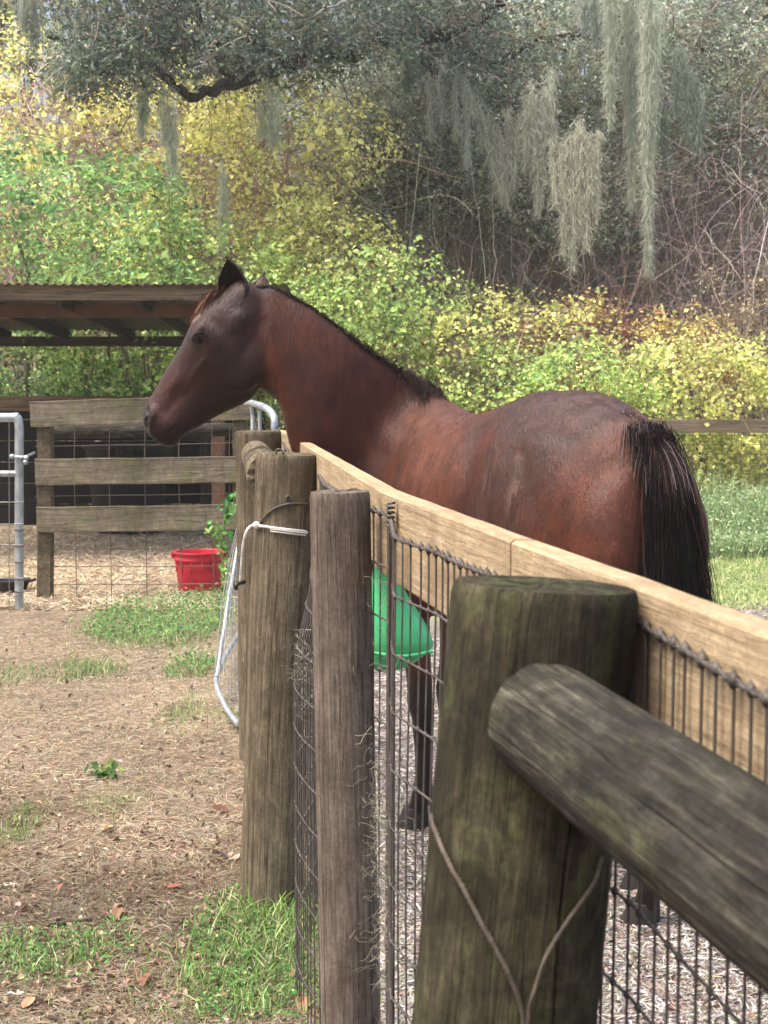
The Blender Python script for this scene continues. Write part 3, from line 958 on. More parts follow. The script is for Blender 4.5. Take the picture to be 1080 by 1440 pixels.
def lobe_box(u0, u1, v0, v1, Y, depth, n, rng, slope=0.0, rmin=.55, rmax=1.0, top=None):
    """ellipsoids that fill the photo box (u0..u1, v0..v1) at distance Y; top(u) gives the outline row"""
    out = []
    for k in range(n):
        u = u0 + (u1 - u0) * ((k + .5) / n + rng.uniform(-.25, .25) / n)
        vt = (top(u) if top else v0)
        v = vt + (v1 - vt) * rng.uniform(0, 1) ** 1.2
        y = Y + rng.uniform(-.5, .5) * depth
        r = rng.uniform(rmin, rmax)
        rx, rz = r * rng.uniform(.9, 1.5), r * rng.uniform(.75, 1.1)
        c = P(np.clip(u, u0, u1), v, y)
        c[2] = max(c[2] - rz * .8, .1)
        out.append((c, np.array([rx, r * 1.0, rz])))
    return out

def bush(name, label, cat, lobes, pal, n, size, seed, stem_n=120, stem_cols=(('#7a6a5c', 2), ('#8d7d70', 2), ('#5d4f48', 1)), leafm='leaf', stem_len=1.3, group=None, sprigs=60, aspect=.75, arch=.6, stem_rad=.006, droopy=False):
    rng = np.random.default_rng(seed)
    base = np.mean([c for c, _ in lobes], 0)
    root = thing(name, label, cat, (base[0], base[1], 0), group)
    inv = inv_of(root)
    per = 14
    pc, nc, cl = lobes_pts(lobes, int(n * 2.3 / per), rng)
    p = np.repeat(pc, per, 0) + rng.normal(0, 1, (len(pc) * per, 3)) * np.array([.10, .09, .075])
    nr = np.repeat(nc, per, 0)
    ctint = np.repeat(np.exp(rng.normal(0, .22, (len(pc), 1))), per, 0)
    # sprigs: short leafy shoots standing out of the outline
    if sprigs:
        q, qn, _ = lobes_pts(lobes, sprigs, rng, .05)
        dirs = unit(qn + rng.normal(0, .5, q.shape) + np.array([0, 0, .55]))
        L = rng.uniform(.15, .5, (len(q), 1))
        k = 9
        f = np.linspace(0, 1, k)[None, :, None]
        sp = q[:, None, :] + dirs[:, None, :] * f * L[:, :, None] + np.array([0, 0, -.25]) * f ** 2 * L[:, :, None]
        p = np.concatenate([p, sp.reshape(-1, 3) + rng.normal(0, .02, (len(q) * k, 3))])
        nr = np.concatenate([nr, np.repeat(dirs, k, 0)])
    nr = unit(nr + np.array([0, -.15, .55]))
    cols = pick(PAL[pal], len(p), rng)
    cols[:len(ctint)] *= ctint
    # whole shoots share a hue
    hue = fnoise(p, 1.2, seed + 3, 2)
    cols = cols * (0.75 + 0.6 * hue)[:, None] * np.array([1, 1, 1])
    lum = cols @ np.array([.3, .6, .1])
    cols = (cols * .64 + lum[:, None] * np.array([1.06, 1.0, .74]) * .36) * 1.4
    sz = size * .62 * np.exp(rng.normal(0, .33, len(p)))
    V, Q, C = leaves(p, nr, sz, cols, rng, aspect)
    Geo().add(V, Q, None, C).build('foliage', M[leafm], root, smooth=False, matrix=inv)
    g = Geo()
    if stem_n:
        paths, rad = tangle(rng, lobes, stem_n, stem_len, 12, stem_rad * .8, arch, .2, .84)
        V, Q = tubes(paths, rad, 3)
        g.add(V, Q, None, np.repeat(pick(list(stem_cols), len(paths), rng, .2), 12 * 3, 0))
    # main stems from the ground
    m = 7
    li = rng.integers(0, len(lobes), m)
    tops = np.array([lobes[i][0] for i in li])
    st = np.c_[base[0] + (tops[:, 0] - base[0]) * .7, tops[:, 1] + .1, np.full(m, -.05)]
    f = np.linspace(0, 1, 10)[None, :, None]
    mp = st[:, None] * (1 - f) + tops[:, None] * f + rng.normal(0, .04, (m, 10, 3))
    V, Q = tubes(mp, .022, 5)
    g.add(V, Q, None, np.repeat(pick(list(stem_cols), m, rng, .15), 50, 0))
    g.build('stem', M['stem'], root, matrix=inv)
    return root

R0 = np.random.default_rng(100)
VINE = 'vine_thicket'
# tall vine draped bank at upper left
bush(VINE, 'tall straw yellow vine thicket with bare pinkish stems at the upper left', 'vines',
     lobe_box(-120, 255, 40, 330, 21.0, 1.6, 18, R0, rmin=.8, rmax=1.3), 'yellow', 16000, .085, 201, 800, (('#ad9690', 3), ('#bfaca0', 2), ('#8d7876', 2)), sprigs=120, stem_len=2.0, stem_rad=.009)
bush(VINE, 'tall yellow vine column climbing above the horse ears', 'vines',
     lobe_box(235, 430, 115, 400, 19.6, 1.2, 19, R0, rmin=.6, rmax=.95), 'yellow', 15000, .085, 202, 450, (('#a88e86', 3), ('#b8a496', 2), ('#8a6a64', 2)), sprigs=120, stem_len=1.8, stem_rad=.008)
bush('ivy_column', 'dark green ivy covered trunk between yellow vines and grey brush', 'ivy',
     lobe_box(428, 505, 120, 340, 21.8, .6, 9, R0, rmin=.45, rmax=.7), 'ivy', 6000, .075, 203, 120, sprigs=40)
bush('leafy_bush', 'bright green feathery bush rising behind the shelter roof', 'bush',
     lobe_box(-60, 190, 205, 420, 17.6, 1.2, 16, R0, rmin=.6, rmax=.95, top=lambda u: 205 + abs(u - 90) * .35), 'green', 13000, .115, 204, 40, sprigs=150, aspect=.42)
bush('leafy_bush', 'yellow green bush directly behind the shelter roof left of the horse ears', 'bush',
     lobe_box(130, 330, 300, 420, 17.8, 1.0, 11, R0, rmin=.5, rmax=.8), 'lime', 7500, .08, 205, 120, sprigs=80)
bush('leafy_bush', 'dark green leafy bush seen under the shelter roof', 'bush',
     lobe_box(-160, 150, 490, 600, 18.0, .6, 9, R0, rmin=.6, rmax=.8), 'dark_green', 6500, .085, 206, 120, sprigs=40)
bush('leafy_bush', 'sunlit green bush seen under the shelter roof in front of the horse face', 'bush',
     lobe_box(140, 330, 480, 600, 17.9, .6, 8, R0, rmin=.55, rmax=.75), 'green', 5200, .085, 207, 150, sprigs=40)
# hedge behind the horse
bush(VINE, 'rounded yellow green vine mound just right of the horse ears', 'vines',
     lobe_box(350, 485, 305, 480, 19.0, 1.0, 10, R0, rmin=.6, rmax=.9), 'yellow_green', 7800, .08, 208, 120, sprigs=120)
bush(VINE, 'lime vine mound behind the middle of the horse neck', 'vines',
     lobe_box(455, 625, 365, 560, 18.0, 1.0, 11, R0, rmin=.55, rmax=.85), 'lime', 8500, .078, 209, 120, sprigs=120)
bush(VINE, 'yellow vine mound with bare brown stems above the horse withers', 'vines',
     lobe_box(600, 770, 400, 560, 17.6, 1.0, 11, R0, rmin=.5, rmax=.8, top=lambda u: 395 + abs(u - 690) * .4), 'yellow_green', 6800, .075, 210, 500, (('#8a7266', 3), ('#9c8a7c', 2), ('#6a4c48', 2)), sprigs=120)
bush(VINE, 'rusty red and yellow vine mound standing tallest above the horse croup', 'vines',
     lobe_box(780, 965, 390, 530, 18.6, 1.0, 11, R0, rmin=.55, rmax=.85, top=lambda u: 385 + abs(u - 875) * .5), 'rusty', 7200, .078, 211, 420, (('#8a5f58', 3), ('#9c7a6c', 2), ('#6a4440', 2)), sprigs=130)
bush(VINE, 'low bright lime vine hedge directly above the horse croup', 'vines',
     lobe_box(690, 900, 490, 640, 16.9, .5, 11, R0, rmin=.45, rmax=.62), 'lime', 8500, .072, 212, 140, sprigs=120)
bush(VINE, 'low yellow green vine hedge behind the board fence at the right edge', 'vines',
     lobe_box(885, 1180, 478, 680, 17.0, .4, 14, R0, rmin=.45, rmax=.6), 'yellow_green', 10500, .075, 213, 200, sprigs=120)
bush('dry_bush', 'small dry tan bush at the right edge above the hedge', 'bush',
     lobe_box(1035, 1120, 385, 490, 18.5, .6, 6, R0, rmin=.4, rmax=.6), 'dry', 3000, .06, 214, 320, sprigs=60, aspect=.4)
bush(VINE, 'yellow leaved vine hanging at the upper right corner', 'vines',
     lobe_box(1058, 1180, -10, 330, 22.0, .8, 10, R0, rmin=.4, rmax=.7), 'yellow', 3000, .08, 215, 300, (('#8a7266', 3), ('#7a5e5c', 2)), sprigs=60)

# bare brush: arching leafless vines
def brush(label, boxes, n, cols, seed, length, rad, name='bare_brush', leafpal=None, leafn=0):
    rng = np.random.default_rng(seed)
    lo = []
    for b in boxes:
        lo += lobe_box(*b[:5], b[5], b[6], rng, rmin=b[7], rmax=b[8])
    base = np.mean([c for c, _ in lo], 0)
    root = thing(name, label, 'brush', (base[0], base[1], 0))
    inv = inv_of(root)
    g = Geo()
    paths, r = tangle(rng, lo, n, length, 16, rad, 1.2, .5, 1.05)
    V, Q = tubes(paths, r, 3)
    g.add(V, Q, None, np.repeat(pick(cols, n, rng, .25), 48, 0))
    g.build('tangled_stems', M['stem'], root, matrix=inv)
    # hanging stems that reach the ground
    m = n // 14
    i = rng.integers(0, len(lo), m)
    top = np.array([lo[k][0] + np.array([rng.normal(0, 1), rng.normal(0, 1), .7]) * lo[k][1] for k in i])
    k = 18
    f = np.linspace(0, 1, k)
    bot = top.copy(); bot[:, 2] = 0; bot[:, :2] += rng.normal(0, .5, (m, 2))
    pth = top[:, None] * (1 - f[None, :, None]) + bot[:, None] * f[None, :, None]
    wv = np.cumsum(rng.normal(0, .045, (m, k, 3)), 1) * np.sin(f * np.pi)[None, :, None]
    V, Q = tubes(pth + wv, rad * rng.uniform(.6, 1.5, m), 3)
    h = Geo().add(V, Q, None, np.repeat(pick(cols, m, rng, .25), k * 3, 0))
    h.build('hanging_stems', M['stem'], root, matrix=inv)
    if leafn:
        p, nr, _ = lobes_pts(lo, leafn, rng, .3)
        V, Q, C = leaves(p, nr, .065 * rng.uniform(.6, 1.3, len(p)), pick(PAL[leafpal], len(p), rng), rng, .7)
        Geo().add(V, Q, None, C).build('foliage', M['leaf'], root, smooth=False, matrix=inv)
    return root

GREYV = [('#cdc3b9', 3), ('#dcd3c9', 2), ('#aea49c', 3), ('#bdb4a6', 2)]
PURP = [('#c8b4b0', 3), ('#d4c6c2', 2), ('#a89493', 3), ('#d0c4b8', 2)]
brush('grey tangle of bare arching stems left of the long moss strands', [(480, 720, 200, 480, 22.6, 1.6, 14, .7, 1.1)], 3400, GREYV, 301, 2.4, .0046, leafpal='ivy', leafn=1500)
brush('purple brown tangle of bare hanging vines below the long moss strands', [(690, 960, 230, 500, 22.8, 1.6, 16, .7, 1.1)], 4200, GREYV + PURP, 302, 2.4, .0046, leafpal='dark_green', leafn=700)
brush('pinkish purple curtain of bare vines at the right edge', [(930, 1190, 150, 490, 22.4, 1.4, 16, .7, 1.1)], 4600, PURP, 303, 2.6, .0046, leafpal='yellow', leafn=260)
brush('pinkish bare vine tangle high at the left edge', [(-60, 300, 150, 330, 22.0, 1.0, 10, .7, 1.0)], 500, PURP, 304, 2.2, .007)

# ------------------------------------------------------------------ live oak
oak = thing('oak_tree', 'big grey barked live oak spreading its dark crown across the top', 'tree', tuple(P(890, 700, 23.5) * np.array([1, 1, 0])))
oinv = inv_of(oak)
def limb_px(pts, r0, r1, name='limb', sub=8, parent=oak, inv=oinv, sides=12, seed=1):
    pth = tube_path(pts, sub)
    k = len(pth)
    rng = np.random.default_rng(seed + k)
    rr = np.linspace(r0, r1, k) * (1 + .25 * (vnoise(np.stack([np.arange(k) * .6, np.zeros(k) + seed, np.zeros(k)], 1), 1, seed) - .5))
    pth = pth + np.stack([vnoise(np.stack([np.arange(k) * .5, np.zeros(k) + seed * 3 + a, np.zeros(k)], 1), 1, seed + a) - .5 for a in range(3)], 1) * r0 * .8
    return Geo().add(*tubes(pth[None], rr[None], sides)).build(name, M['bark'], parent, matrix=inv)
tb = P(893, 700, 23.5); tb[2] = -.1
limb_px([tb, P(893, 520, 23.5), P(888, 400, 23.5), P(893, 250, 23.4), P(885, 130, 23.2), P(880, -60, 23.0), P(870, -220, 23)], .26, .16, 'trunk', seed=3, sides=16)
LIMBS = [
    [P(885, 130, 23.2), P(840, 40, 22.5), P(800, 52, 21.8), P(750, 60, 21.2), P(690, 90, 20.8), P(650, 60, 20.6)],
    [P(880, -60, 23), P(760, -40, 21.5), P(640, 40, 20.0), P(560, 55, 19.2), P(480, 78, 18.6), P(400, 92, 18.2), P(330, 118, 18.0), P(275, 133, 17.9), P(235, 112, 17.9), P(195, 90, 18.0), P(150, 100, 18.1)],
    [P(400, 92, 18.2), P(350, 60, 18.2), P(290, 64, 18.2), P(210, 54, 18.1), P(120, 58, 18.0), P(70, 50, 18.0)],
    [P(330, 118, 18.0), P(305, 80, 18.0), P(280, 30, 18.0), P(270, -40, 18.0)],
    [P(885, 130, 23.2), P(940, 80, 22.6), P(1000, 60, 22.0), P(1090, 20, 21.6)],
    [P(893, 250, 23.4), P(830, 190, 22.5), P(770, 165, 22), P(700, 150, 21.8)],
    [P(893, 60, 23.2), P(960, 60, 22.0), P(990, 68, 21.6), P(1020, 100, 21.4)],
    [P(560, 55, 19.2), P(600, 90, 19.6), P(640, 130, 20.0), P(655, 190, 20.3)],
]
for i, l in enumerate(LIMBS):
    limb_px(l, (.085, .14, .085, .05, .08, .07, .06, .06)[i], .025, seed=10 + i)

def crown(boxes, seed, pal, size, per, name, parent, inv, m='oak_leaf', spread=.36, aspect=.45):
    """leaf clumps on fine twigs; boxes = (u0, u1, v0, v1, Y0, Y1, count)"""
    rng = np.random.default_rng(seed)
    cs = []
    for u0, u1, v0, v1, Y0, Y1, n in boxes:
        for k in range(n):
            cs.append(P(rng.uniform(u0, u1), rng.uniform(v0, v1), rng.uniform(Y0, Y1)))
    cs = np.array(cs)
    n = len(cs)
    tint = rng.uniform(.65, 1.35, n)
    k = rng.integers(0, n, n * per)
    rad = rng.uniform(.6, 1.3, n)[k][:, None] * spread
    d = rng.normal(0, .55, (len(k), 3)) * np.array([1.25, 1.1, .7])
    p = cs[k] + d * rad
    nr = unit(d + np.array([0, -.2, .9]))
    cols = pick(PAL[pal], len(p), rng, .25) * tint[k][:, None]
    V, Q, C = leaves(p, nr, size * rng.uniform(.6, 1.4, len(p)), cols, rng, aspect, .15, .2)
    Geo().add(V, Q, None, C).build(name, M[m], parent, smooth=False, matrix=inv)
    # twigs
    m_ = n * 5
    k = rng.integers(0, n, m_)
    a = cs[k] + rng.normal(0, .12, (m_, 3))
    b = cs[k] + rng.normal(0, .4, (m_, 3)) * spread * 1.6
    f = np.linspace(0, 1, 6)[None, :, None]
    t = a[:, None] * (1 - f) + b[:, None] * f + rng.normal(0, .02, (m_, 6, 3))
    V, Q = tubes(t, .006 * rng.uniform(.6, 1.6, m_), 3)
    Geo().add(V, Q, None, np.repeat(pick([('#857c72', 2), ('#a39a90', 2), ('#5a544e', 1)], m_, rng), 18, 0)).build('twigs', M['stem'], parent, matrix=inv)

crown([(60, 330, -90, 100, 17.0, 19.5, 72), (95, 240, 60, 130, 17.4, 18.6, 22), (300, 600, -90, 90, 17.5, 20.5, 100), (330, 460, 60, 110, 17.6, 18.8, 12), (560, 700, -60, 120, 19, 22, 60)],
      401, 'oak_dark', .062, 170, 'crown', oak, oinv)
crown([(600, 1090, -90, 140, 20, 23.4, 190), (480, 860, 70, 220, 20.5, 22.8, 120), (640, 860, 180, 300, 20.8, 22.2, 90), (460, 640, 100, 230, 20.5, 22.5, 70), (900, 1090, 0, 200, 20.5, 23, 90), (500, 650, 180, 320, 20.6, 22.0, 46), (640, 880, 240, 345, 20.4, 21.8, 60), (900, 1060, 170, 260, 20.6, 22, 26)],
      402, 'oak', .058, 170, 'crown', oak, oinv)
ok2 = thing('oak_tree', 'slim dark tree trunk standing in the grey brush left of the moss', 'tree', tuple(P(622, 700, 24.5) * np.array([1, 1, 0])))
o2i = inv_of(ok2)
tb = P(622, 700, 24.5); tb[2] = -.1
limb_px([tb, P(622, 480, 24.5), P(618, 340, 24.5), P(606, 250, 24.4), P(575, 150, 24.2), P(560, 40, 24)], .15, .07, 'trunk', seed=41, parent=ok2, inv=o2i)
limb_px([P(618, 320, 24.5), P(650, 240, 24.2), P(690, 200, 24)], .07, .03, 'limb', seed=42, parent=ok2, inv=o2i)
crown([(480, 640, 100, 260, 23.6, 25, 50), (540, 620, 250, 330, 23.6, 24.6, 12), (470, 560, 30, 160, 23, 25, 26)], 403, 'oak', .065, 150, 'crown', ok2, o2i)

# ------------------------------------------------------------------ spanish moss
def moss(label, tails, seed, Y, col='#a3a896', name='moss_strand', dens=1.0, wid=.006, cat='moss'):
    """tails: (u top, v top, u bottom, v bottom, half width px top)"""
    rng = np.random.default_rng(seed)
    g = Geo()
    for (u0, v0, u1, v1, hw) in tails:
        a, b = P(u0, v0, Y), P(u1, v1, Y)
        L = np.linalg.norm(b - a)
        hwm = hw / F * Y
        n = int(95 * dens * L * (hwm / .12) ** .55 * 1.5) + 40
        k = 9
        f0 = rng.uniform(0, 1, n) ** 1.0 * .93
        ln = rng.uniform(.18, .6, n)
        f = f0[:, None] + np.linspace(0, 1, k)[None] * (ln / L)[:, None]
        f = np.minimum(f, 1.02)
        prof = np.clip(1 - f, 0, 1) ** .75 * .92 + .08
        lane = rng.normal(0, .55, (n, 1))
        ang = rng.uniform(0, 2 * np.pi, (n, 1))
        ripple = (vnoise(np.stack([f.ravel() * L * 1.8, np.repeat(lane[:, 0] * 2.2, k), np.zeros(n * k) + seed], 1), 1, seed) - .5).reshape(n, k)
        x = (lane * np.cos(ang) + lane * .7) * .8 * hwm * prof + ripple * hwm * .9 * prof
        y = lane * np.sin(ang) * hwm * prof * .8
        p = a[None, None] + (b - a)[None, None] * f[..., None]
        p = p + np.stack([x, y, np.zeros_like(x)], -1) + np.cumsum(rng.normal(0, .010, (n, k, 3)), 1)
        V, Q = ribbons(p, wid * rng.uniform(.5, 1.3, n), rng)
        c = lin(col) * np.exp(rng.normal(0, .22, (n, 1))) * np.array([1, 1, 1])
        g.add(V, Q, None, np.repeat(c, k * 2, 0))
        # curly side hairs
        m = int(n * 2.2)
        ff = rng.uniform(0, 1, m)
        pr = (1 - ff) ** .75 * .92 + .08
        base = a + (b - a) * ff[:, None] + np.stack([rng.normal(0, .7, m) * hwm * pr, rng.normal(0, .6, m) * hwm * pr, np.zeros(m)], 1)
        d = rng.normal(0, 1, (m, 3)); d[:, 2] = -np.abs(d[:, 2]) * .8
        d = unit(d) * rng.uniform(.04, .16, (m, 1))
        t = np.linspace(0, 1, 5)[None, :, None]
        p = base[:, None] + d[:, None] * t + np.array([0, 0, -.05]) * t ** 2 + rng.normal(0, .006, (m, 5, 3))
        V, Q = ribbons(p, wid * .7, rng)
        g.add(V, Q, None, np.repeat(lin(col) * np.exp(rng.normal(.1, .22, (m, 1))), 10, 0))
    o = g.build(name, M['moss_strand'], smooth=False)
    return tag(o, label, cat, 'moss hanging from the oak')
moss('longest pale moss strand, tapering almost down to the hedge', [(912, -70, 909, 230, 15), (918, -40, 913, 300, 7), (925, 20, 919, 190, 6), (906, 60, 912, 382, 4.5), (914, 100, 912, 384, 4)], 501, 19.5, '#c6cbbd', dens=1.3, wid=.005)
moss('broad hanging moss beard left of the longest strand', [(888, -60, 890, 240, 15), (880, -40, 886, 200, 8), (897, 0, 889, 290, 6), (890, 120, 888, 292, 4)], 502, 19.8, '#bcc2b4', dens=1.1, wid=.005)
moss('narrow moss strand hanging at the left of the broad beards', [(858, -60, 858, 130, 8), (852, -20, 860, 178, 5), (866, -50, 857, 150, 4)], 503, 19.6, '#c0c6b8', dens=1.1, wid=.005)
moss('feathery moss clump hanging low over the grey brush right of centre', [(802, 180, 806, 380, 4), (826, 185, 824, 350, 4), (788, 200, 796, 330, 4), (812, 170, 803, 374, 4), (842, 180, 838, 310, 4), (774, 190, 782, 290, 4), (818, 160, 815, 330, 4), (832, 200, 830, 290, 3), (795, 190, 792, 360, 3)], 504, 19.2, '#cacabb', dens=1.0)
moss('wispy moss clump with a slanted tail in the oak crown near centre', [(672, 140, 706, 280, 5), (684, 150, 712, 290, 5), (700, 170, 714, 262, 5), (730, 160, 722, 262, 5), (745, 170, 738, 240, 5), (715, 150, 718, 240, 5), (760, 180, 752, 260, 4), (660, 120, 680, 200, 5)], 505, 19.4, '#c0c3b6', dens=1.0)
moss('wide pale moss curtain in the crown between the slanted clump and the low feathery clump', [(748, 110, 750, 235, 6), (765, 120, 764, 260, 5), (776, 90, 778, 200, 6), (756, 150, 757, 300, 4), (740, 130, 741, 220, 5)], 515, 19.3, '#c0c3b6', dens=.8)
moss('faint moss curtain hanging in the crown above the grey brush near centre', [(640, 90, 642, 190, 7), (620, 80, 622, 170, 6), (655, 100, 657, 230, 5), (604, 100, 606, 190, 5)], 516, 19.1, '#b6bab0', dens=.7)
moss('short moss tuft hanging right of the longest strand', [(972, 90, 982, 212, 6), (960, 70, 968, 190, 6), (988, 120, 980, 205, 5), (950, 60, 952, 160, 6)], 506, 19.6, '#9aa598', dens=.9)
moss('thin moss wisp beside the longest strand low on its right', [(930, 140, 935, 230, 8), (925, 120, 930, 200, 8)], 507, 19.7, '#98a094', dens=.8)
moss('pale moss streamer over the yellow vines left of the horse ears', [(238, 120, 240, 235, 7), (228, 130, 232, 200, 6), (246, 150, 244, 262, 5)], 508, 17.6, '#c0c6b4', dens=.5)
moss('grey moss wisp hanging from the left oak limb', [(198, 120, 200, 190, 5), (206, 100, 204, 170, 5)], 509, 17.7, '#b8beae', dens=.5)
moss('moss tuft hanging from the oak limb right of the horse ears', [(378, 110, 380, 205, 7), (366, 130, 370, 190, 5), (390, 120, 388, 200, 5)], 510, 17.9, '#bec4b2', dens=.5)
moss('slender moss wisp hanging straight above the horse ear', [(312, 225, 312, 335, 3.5), (318, 240, 314, 350, 3)], 511, 17.8, '#c4c9b6', dens=.5)
moss('moss wisp at the top left corner', [(45, -40, 48, 60, 16), (30, -20, 36, 40, 14)], 512, 18.2, '#a3aaa0', dens=.9)
moss('short moss fringe high in the crown left of the narrow strand', [(820, -30, 822, 40, 12), (835, -20, 838, 60, 8)], 513, 19.7, '#a4ada4', dens=.9)
moss('small moss tuft in the crown just right of centre top', [(572, 60, 574, 130, 10), (585, 50, 584, 110, 8)], 514, 19.2, '#98a298', dens=.8)

# ------------------------------------------------------------------ the wood far behind, one mass
rng = np.random.default_rng(600)
g = Geo()
n = 60000
y = rng.uniform(27, 35, n)
x = rng.uniform(-14, 15, n)
z = rng.uniform(0, 1, n) ** .8 * (13.5 + 2.5 * vnoise(np.stack([x * .35, y * .2, y * 0], 1), 1, 9))
p = np.stack([x, y, z], 1)
cl = fnoise(p, .55, 11, 3)
keep = rng.uniform(size=n) < np.clip((cl - .3) * 4, .05, 1)
p, cl = p[keep], cl[keep]
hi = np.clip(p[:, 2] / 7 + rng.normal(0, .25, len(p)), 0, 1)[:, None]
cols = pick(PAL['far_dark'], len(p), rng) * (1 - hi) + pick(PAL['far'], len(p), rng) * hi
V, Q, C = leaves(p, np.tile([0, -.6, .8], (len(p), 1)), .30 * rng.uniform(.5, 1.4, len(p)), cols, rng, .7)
g.add(V, Q, None, C)
m = 160
bx = rng.uniform(-14, 15, m); by = rng.uniform(27, 35, m)
f = np.linspace(0, 1, 8)[None, :, None]
st = np.stack([bx, by, np.full(m, -.1)], 1); en = st + np.stack([rng.normal(0, .8, m), rng.normal(0, .4, m), rng.uniform(7, 12, m)], 1)
V, Q = tubes(st[:, None] * (1 - f) + en[:, None] * f + rng.normal(0, .06, (m, 8, 3)), np.linspace(.12, .03, 8)[None] * rng.uniform(.4, 1.3, (m, 1)), 5)
g.add(V, Q, None, np.repeat(pick([('#5a524c', 2), ('#6f665e', 2)], m, rng), 40, 0))
tag(g.build('far_woods', M['leaf'], smooth=False), kind='stuff')
# leaf littered bank of the wood floor under the bushes
# ------------------------------------------------------------------ the horse (built in world space, stored under an Empty at its feet)
YAW = math.radians(33)
HX = np.array([-math.sin(YAW), math.cos(YAW), 0.0])           # forward
HL = np.array([-math.cos(YAW), -math.sin(YAW), 0.0])          # its left, towards the camera
HZ = np.array([0, 0, 1.0])
DOCK = np.array([0.775, 4.53, 0.0])
def hw(x, y, z):
    return DOCK + HX * x + HL * y + HZ * z
hroot = thing('horse', 'bay horse with a black tail standing behind the board fence with its head turned left', 'horse', tuple(hw(.5, 0, 0)), rot=(0, 0, math.atan2(HX[1], HX[0])))
hinv = inv_of(hroot)

def crom(A, sub):
    A = np.asarray(A, float)
    n = len(A)
    out = []
    for q in np.linspace(0, n - 1, (n - 1) * sub + 1):
        i = min(int(q), n - 2)
        f = q - i
        a, b, c, d = A[max(i - 1, 0)], A[i], A[i + 1], A[min(i + 2, n - 1)]
        out.append(.5 * (2 * b + (c - a) * f + (2 * a - 5 * b + 4 * c - d) * f * f + (3 * b - a - 3 * c + d) * f ** 3))
    return np.array(out)

def loft(st, sub=5, na=36):
    """stations (centre3, up3, side3, half_up, half_down, half_width, k, e): k<0 narrows the upper half, e<1 squares the section"""
    A = np.array([np.r_[s[0], s[1], s[2], s[3:]] for s in st], float)
    B = crom(A, sub)
    th = np.arange(na) / na * 2 * np.pi
    rows = []
    for r in B:
        c, up, sd = r[:3], unit(r[3:6]), unit(r[6:9])
        hu, hd, hwid, k, e = r[9:14]
        co, si = np.cos(th), np.sin(th)
        cu = np.sign(co) * np.abs(co) ** e
        cs = np.sign(si) * np.abs(si) ** e
        h = np.where(cu > 0, max(hu, 1e-3), max(hd, 1e-3))
        rows.append(c + up * (h * cu)[:, None] + sd * (max(hwid, 1e-3) * cs * (1 + k * cu))[:, None])
    V = np.concatenate(rows)
    n = len(B)
    i = np.arange(n - 1)[:, None] * na
    s = np.arange(na)[None]
    Q = np.stack([i + s, i + (s + 1) % na, i + na + (s + 1) % na, i + na + s], -1).reshape(-1, 4)
    V = np.concatenate([V, B[:1, :3], B[-1:, :3]])
    m = n * na
    T = np.concatenate([np.stack([(np.arange(na) + 1) % na, np.arange(na), np.full(na, m)], -1),
                        np.stack([m - na + np.arange(na), m - na + (np.arange(na) + 1) % na, np.full(na, m + 1)], -1)])
    return V, Q, T

def ball(c, ax, r):
    """ellipsoid: centre, 3 axis vectors, 3 radii"""
    ax = [unit(np.asarray(a, float)) for a in ax]
    st = []
    for t in np.linspace(-1, 1, 11):
        q = math.sqrt(max(1 - t * t, 0.0005))
        st.append((np.asarray(c) + ax[0] * r[0] * t, ax[1], ax[2], r[1] * q, r[1] * q, r[2] * q, 0, 1))
    return loft(st, 2, 20)

hg = Geo()
def T_(x, top, bot, w_, k=0, e=1.0, f=.5):
    c = bot + (top - bot) * f
    return (hw(x, 0, c), HZ, HL, top - c, c - bot, w_, k, e)
torso = [T_(-.075, 1.26, 1.10, .07), T_(-.055, 1.36, .98, .15, -.1), T_(0.0, 1.445, .88, .215, -.15), (T_(.10, 1.505, .82, .262, -.16, .95)), T_(.22, 1.548, .80, .288, -.14, .93),
         T_(.36, 1.565, .80, .292, -.12, .93), T_(.48, 1.555, .84, .278, -.10, .95), T_(.60, 1.525, .86, .262, -.08), T_(.74, 1.490, .82, .275, -.05), T_(.88, 1.475, .78, .285, -.07),
         T_(1.00, 1.500, .76, .275, -.15), T_(1.10, 1.545, .76, .255, -.3), T_(1.19, 1.555, .78, .245, -.38), T_(1.30, 1.52, .82, .235, -.35), T_(1.42, 1.44, .90, .20, -.2), T_(1.50, 1.32, 1.0, .13, 0), T_(1.53, 1.24, 1.08, .06)]
hg.add(*loft(torso, 4, 48))
# neck, from photo rows: (top px, bottom px, distance, half width, side heading in degrees)
def nk(tu, tv, bu, bv, Y, hwid, heading, k=-.1):
    a, b = P(tu, tv, Y), P(bu, bv, Y)
    c = (a + b) / 2
    up = unit(a - b)
    h = np.linalg.norm(a - b) / 2
    hd = math.radians(heading)
    return (c, up, np.array([-math.sin(hd), -math.cos(hd), 0]) if False else np.array([-math.cos(hd), -math.sin(hd), 0]), h, h, hwid, k, 1.0)
YH = 5.3
neck = [nk(352, 412, 372, 552, 5.30, .070, 80, -.1), nk(378, 404, 392, 566, 5.30, .082, 80, -.1), nk(410, 414, 400, 590, 5.32, .092, 78, -.2), nk(445, 433, 410, 630, 5.33, .103, 74, -.3), nk(500, 473, 436, 705, 5.36, .120, 64, -.4),
        nk(550, 508, 470, 785, 5.42, .150, 52, -.45), nk(598, 540, 525, 850, 5.46, .180, 42, -.45), nk(650, 580, 620, 850, 5.28, .13, 34, -.3)]
hg.add(*loft(neck, 5, 40))
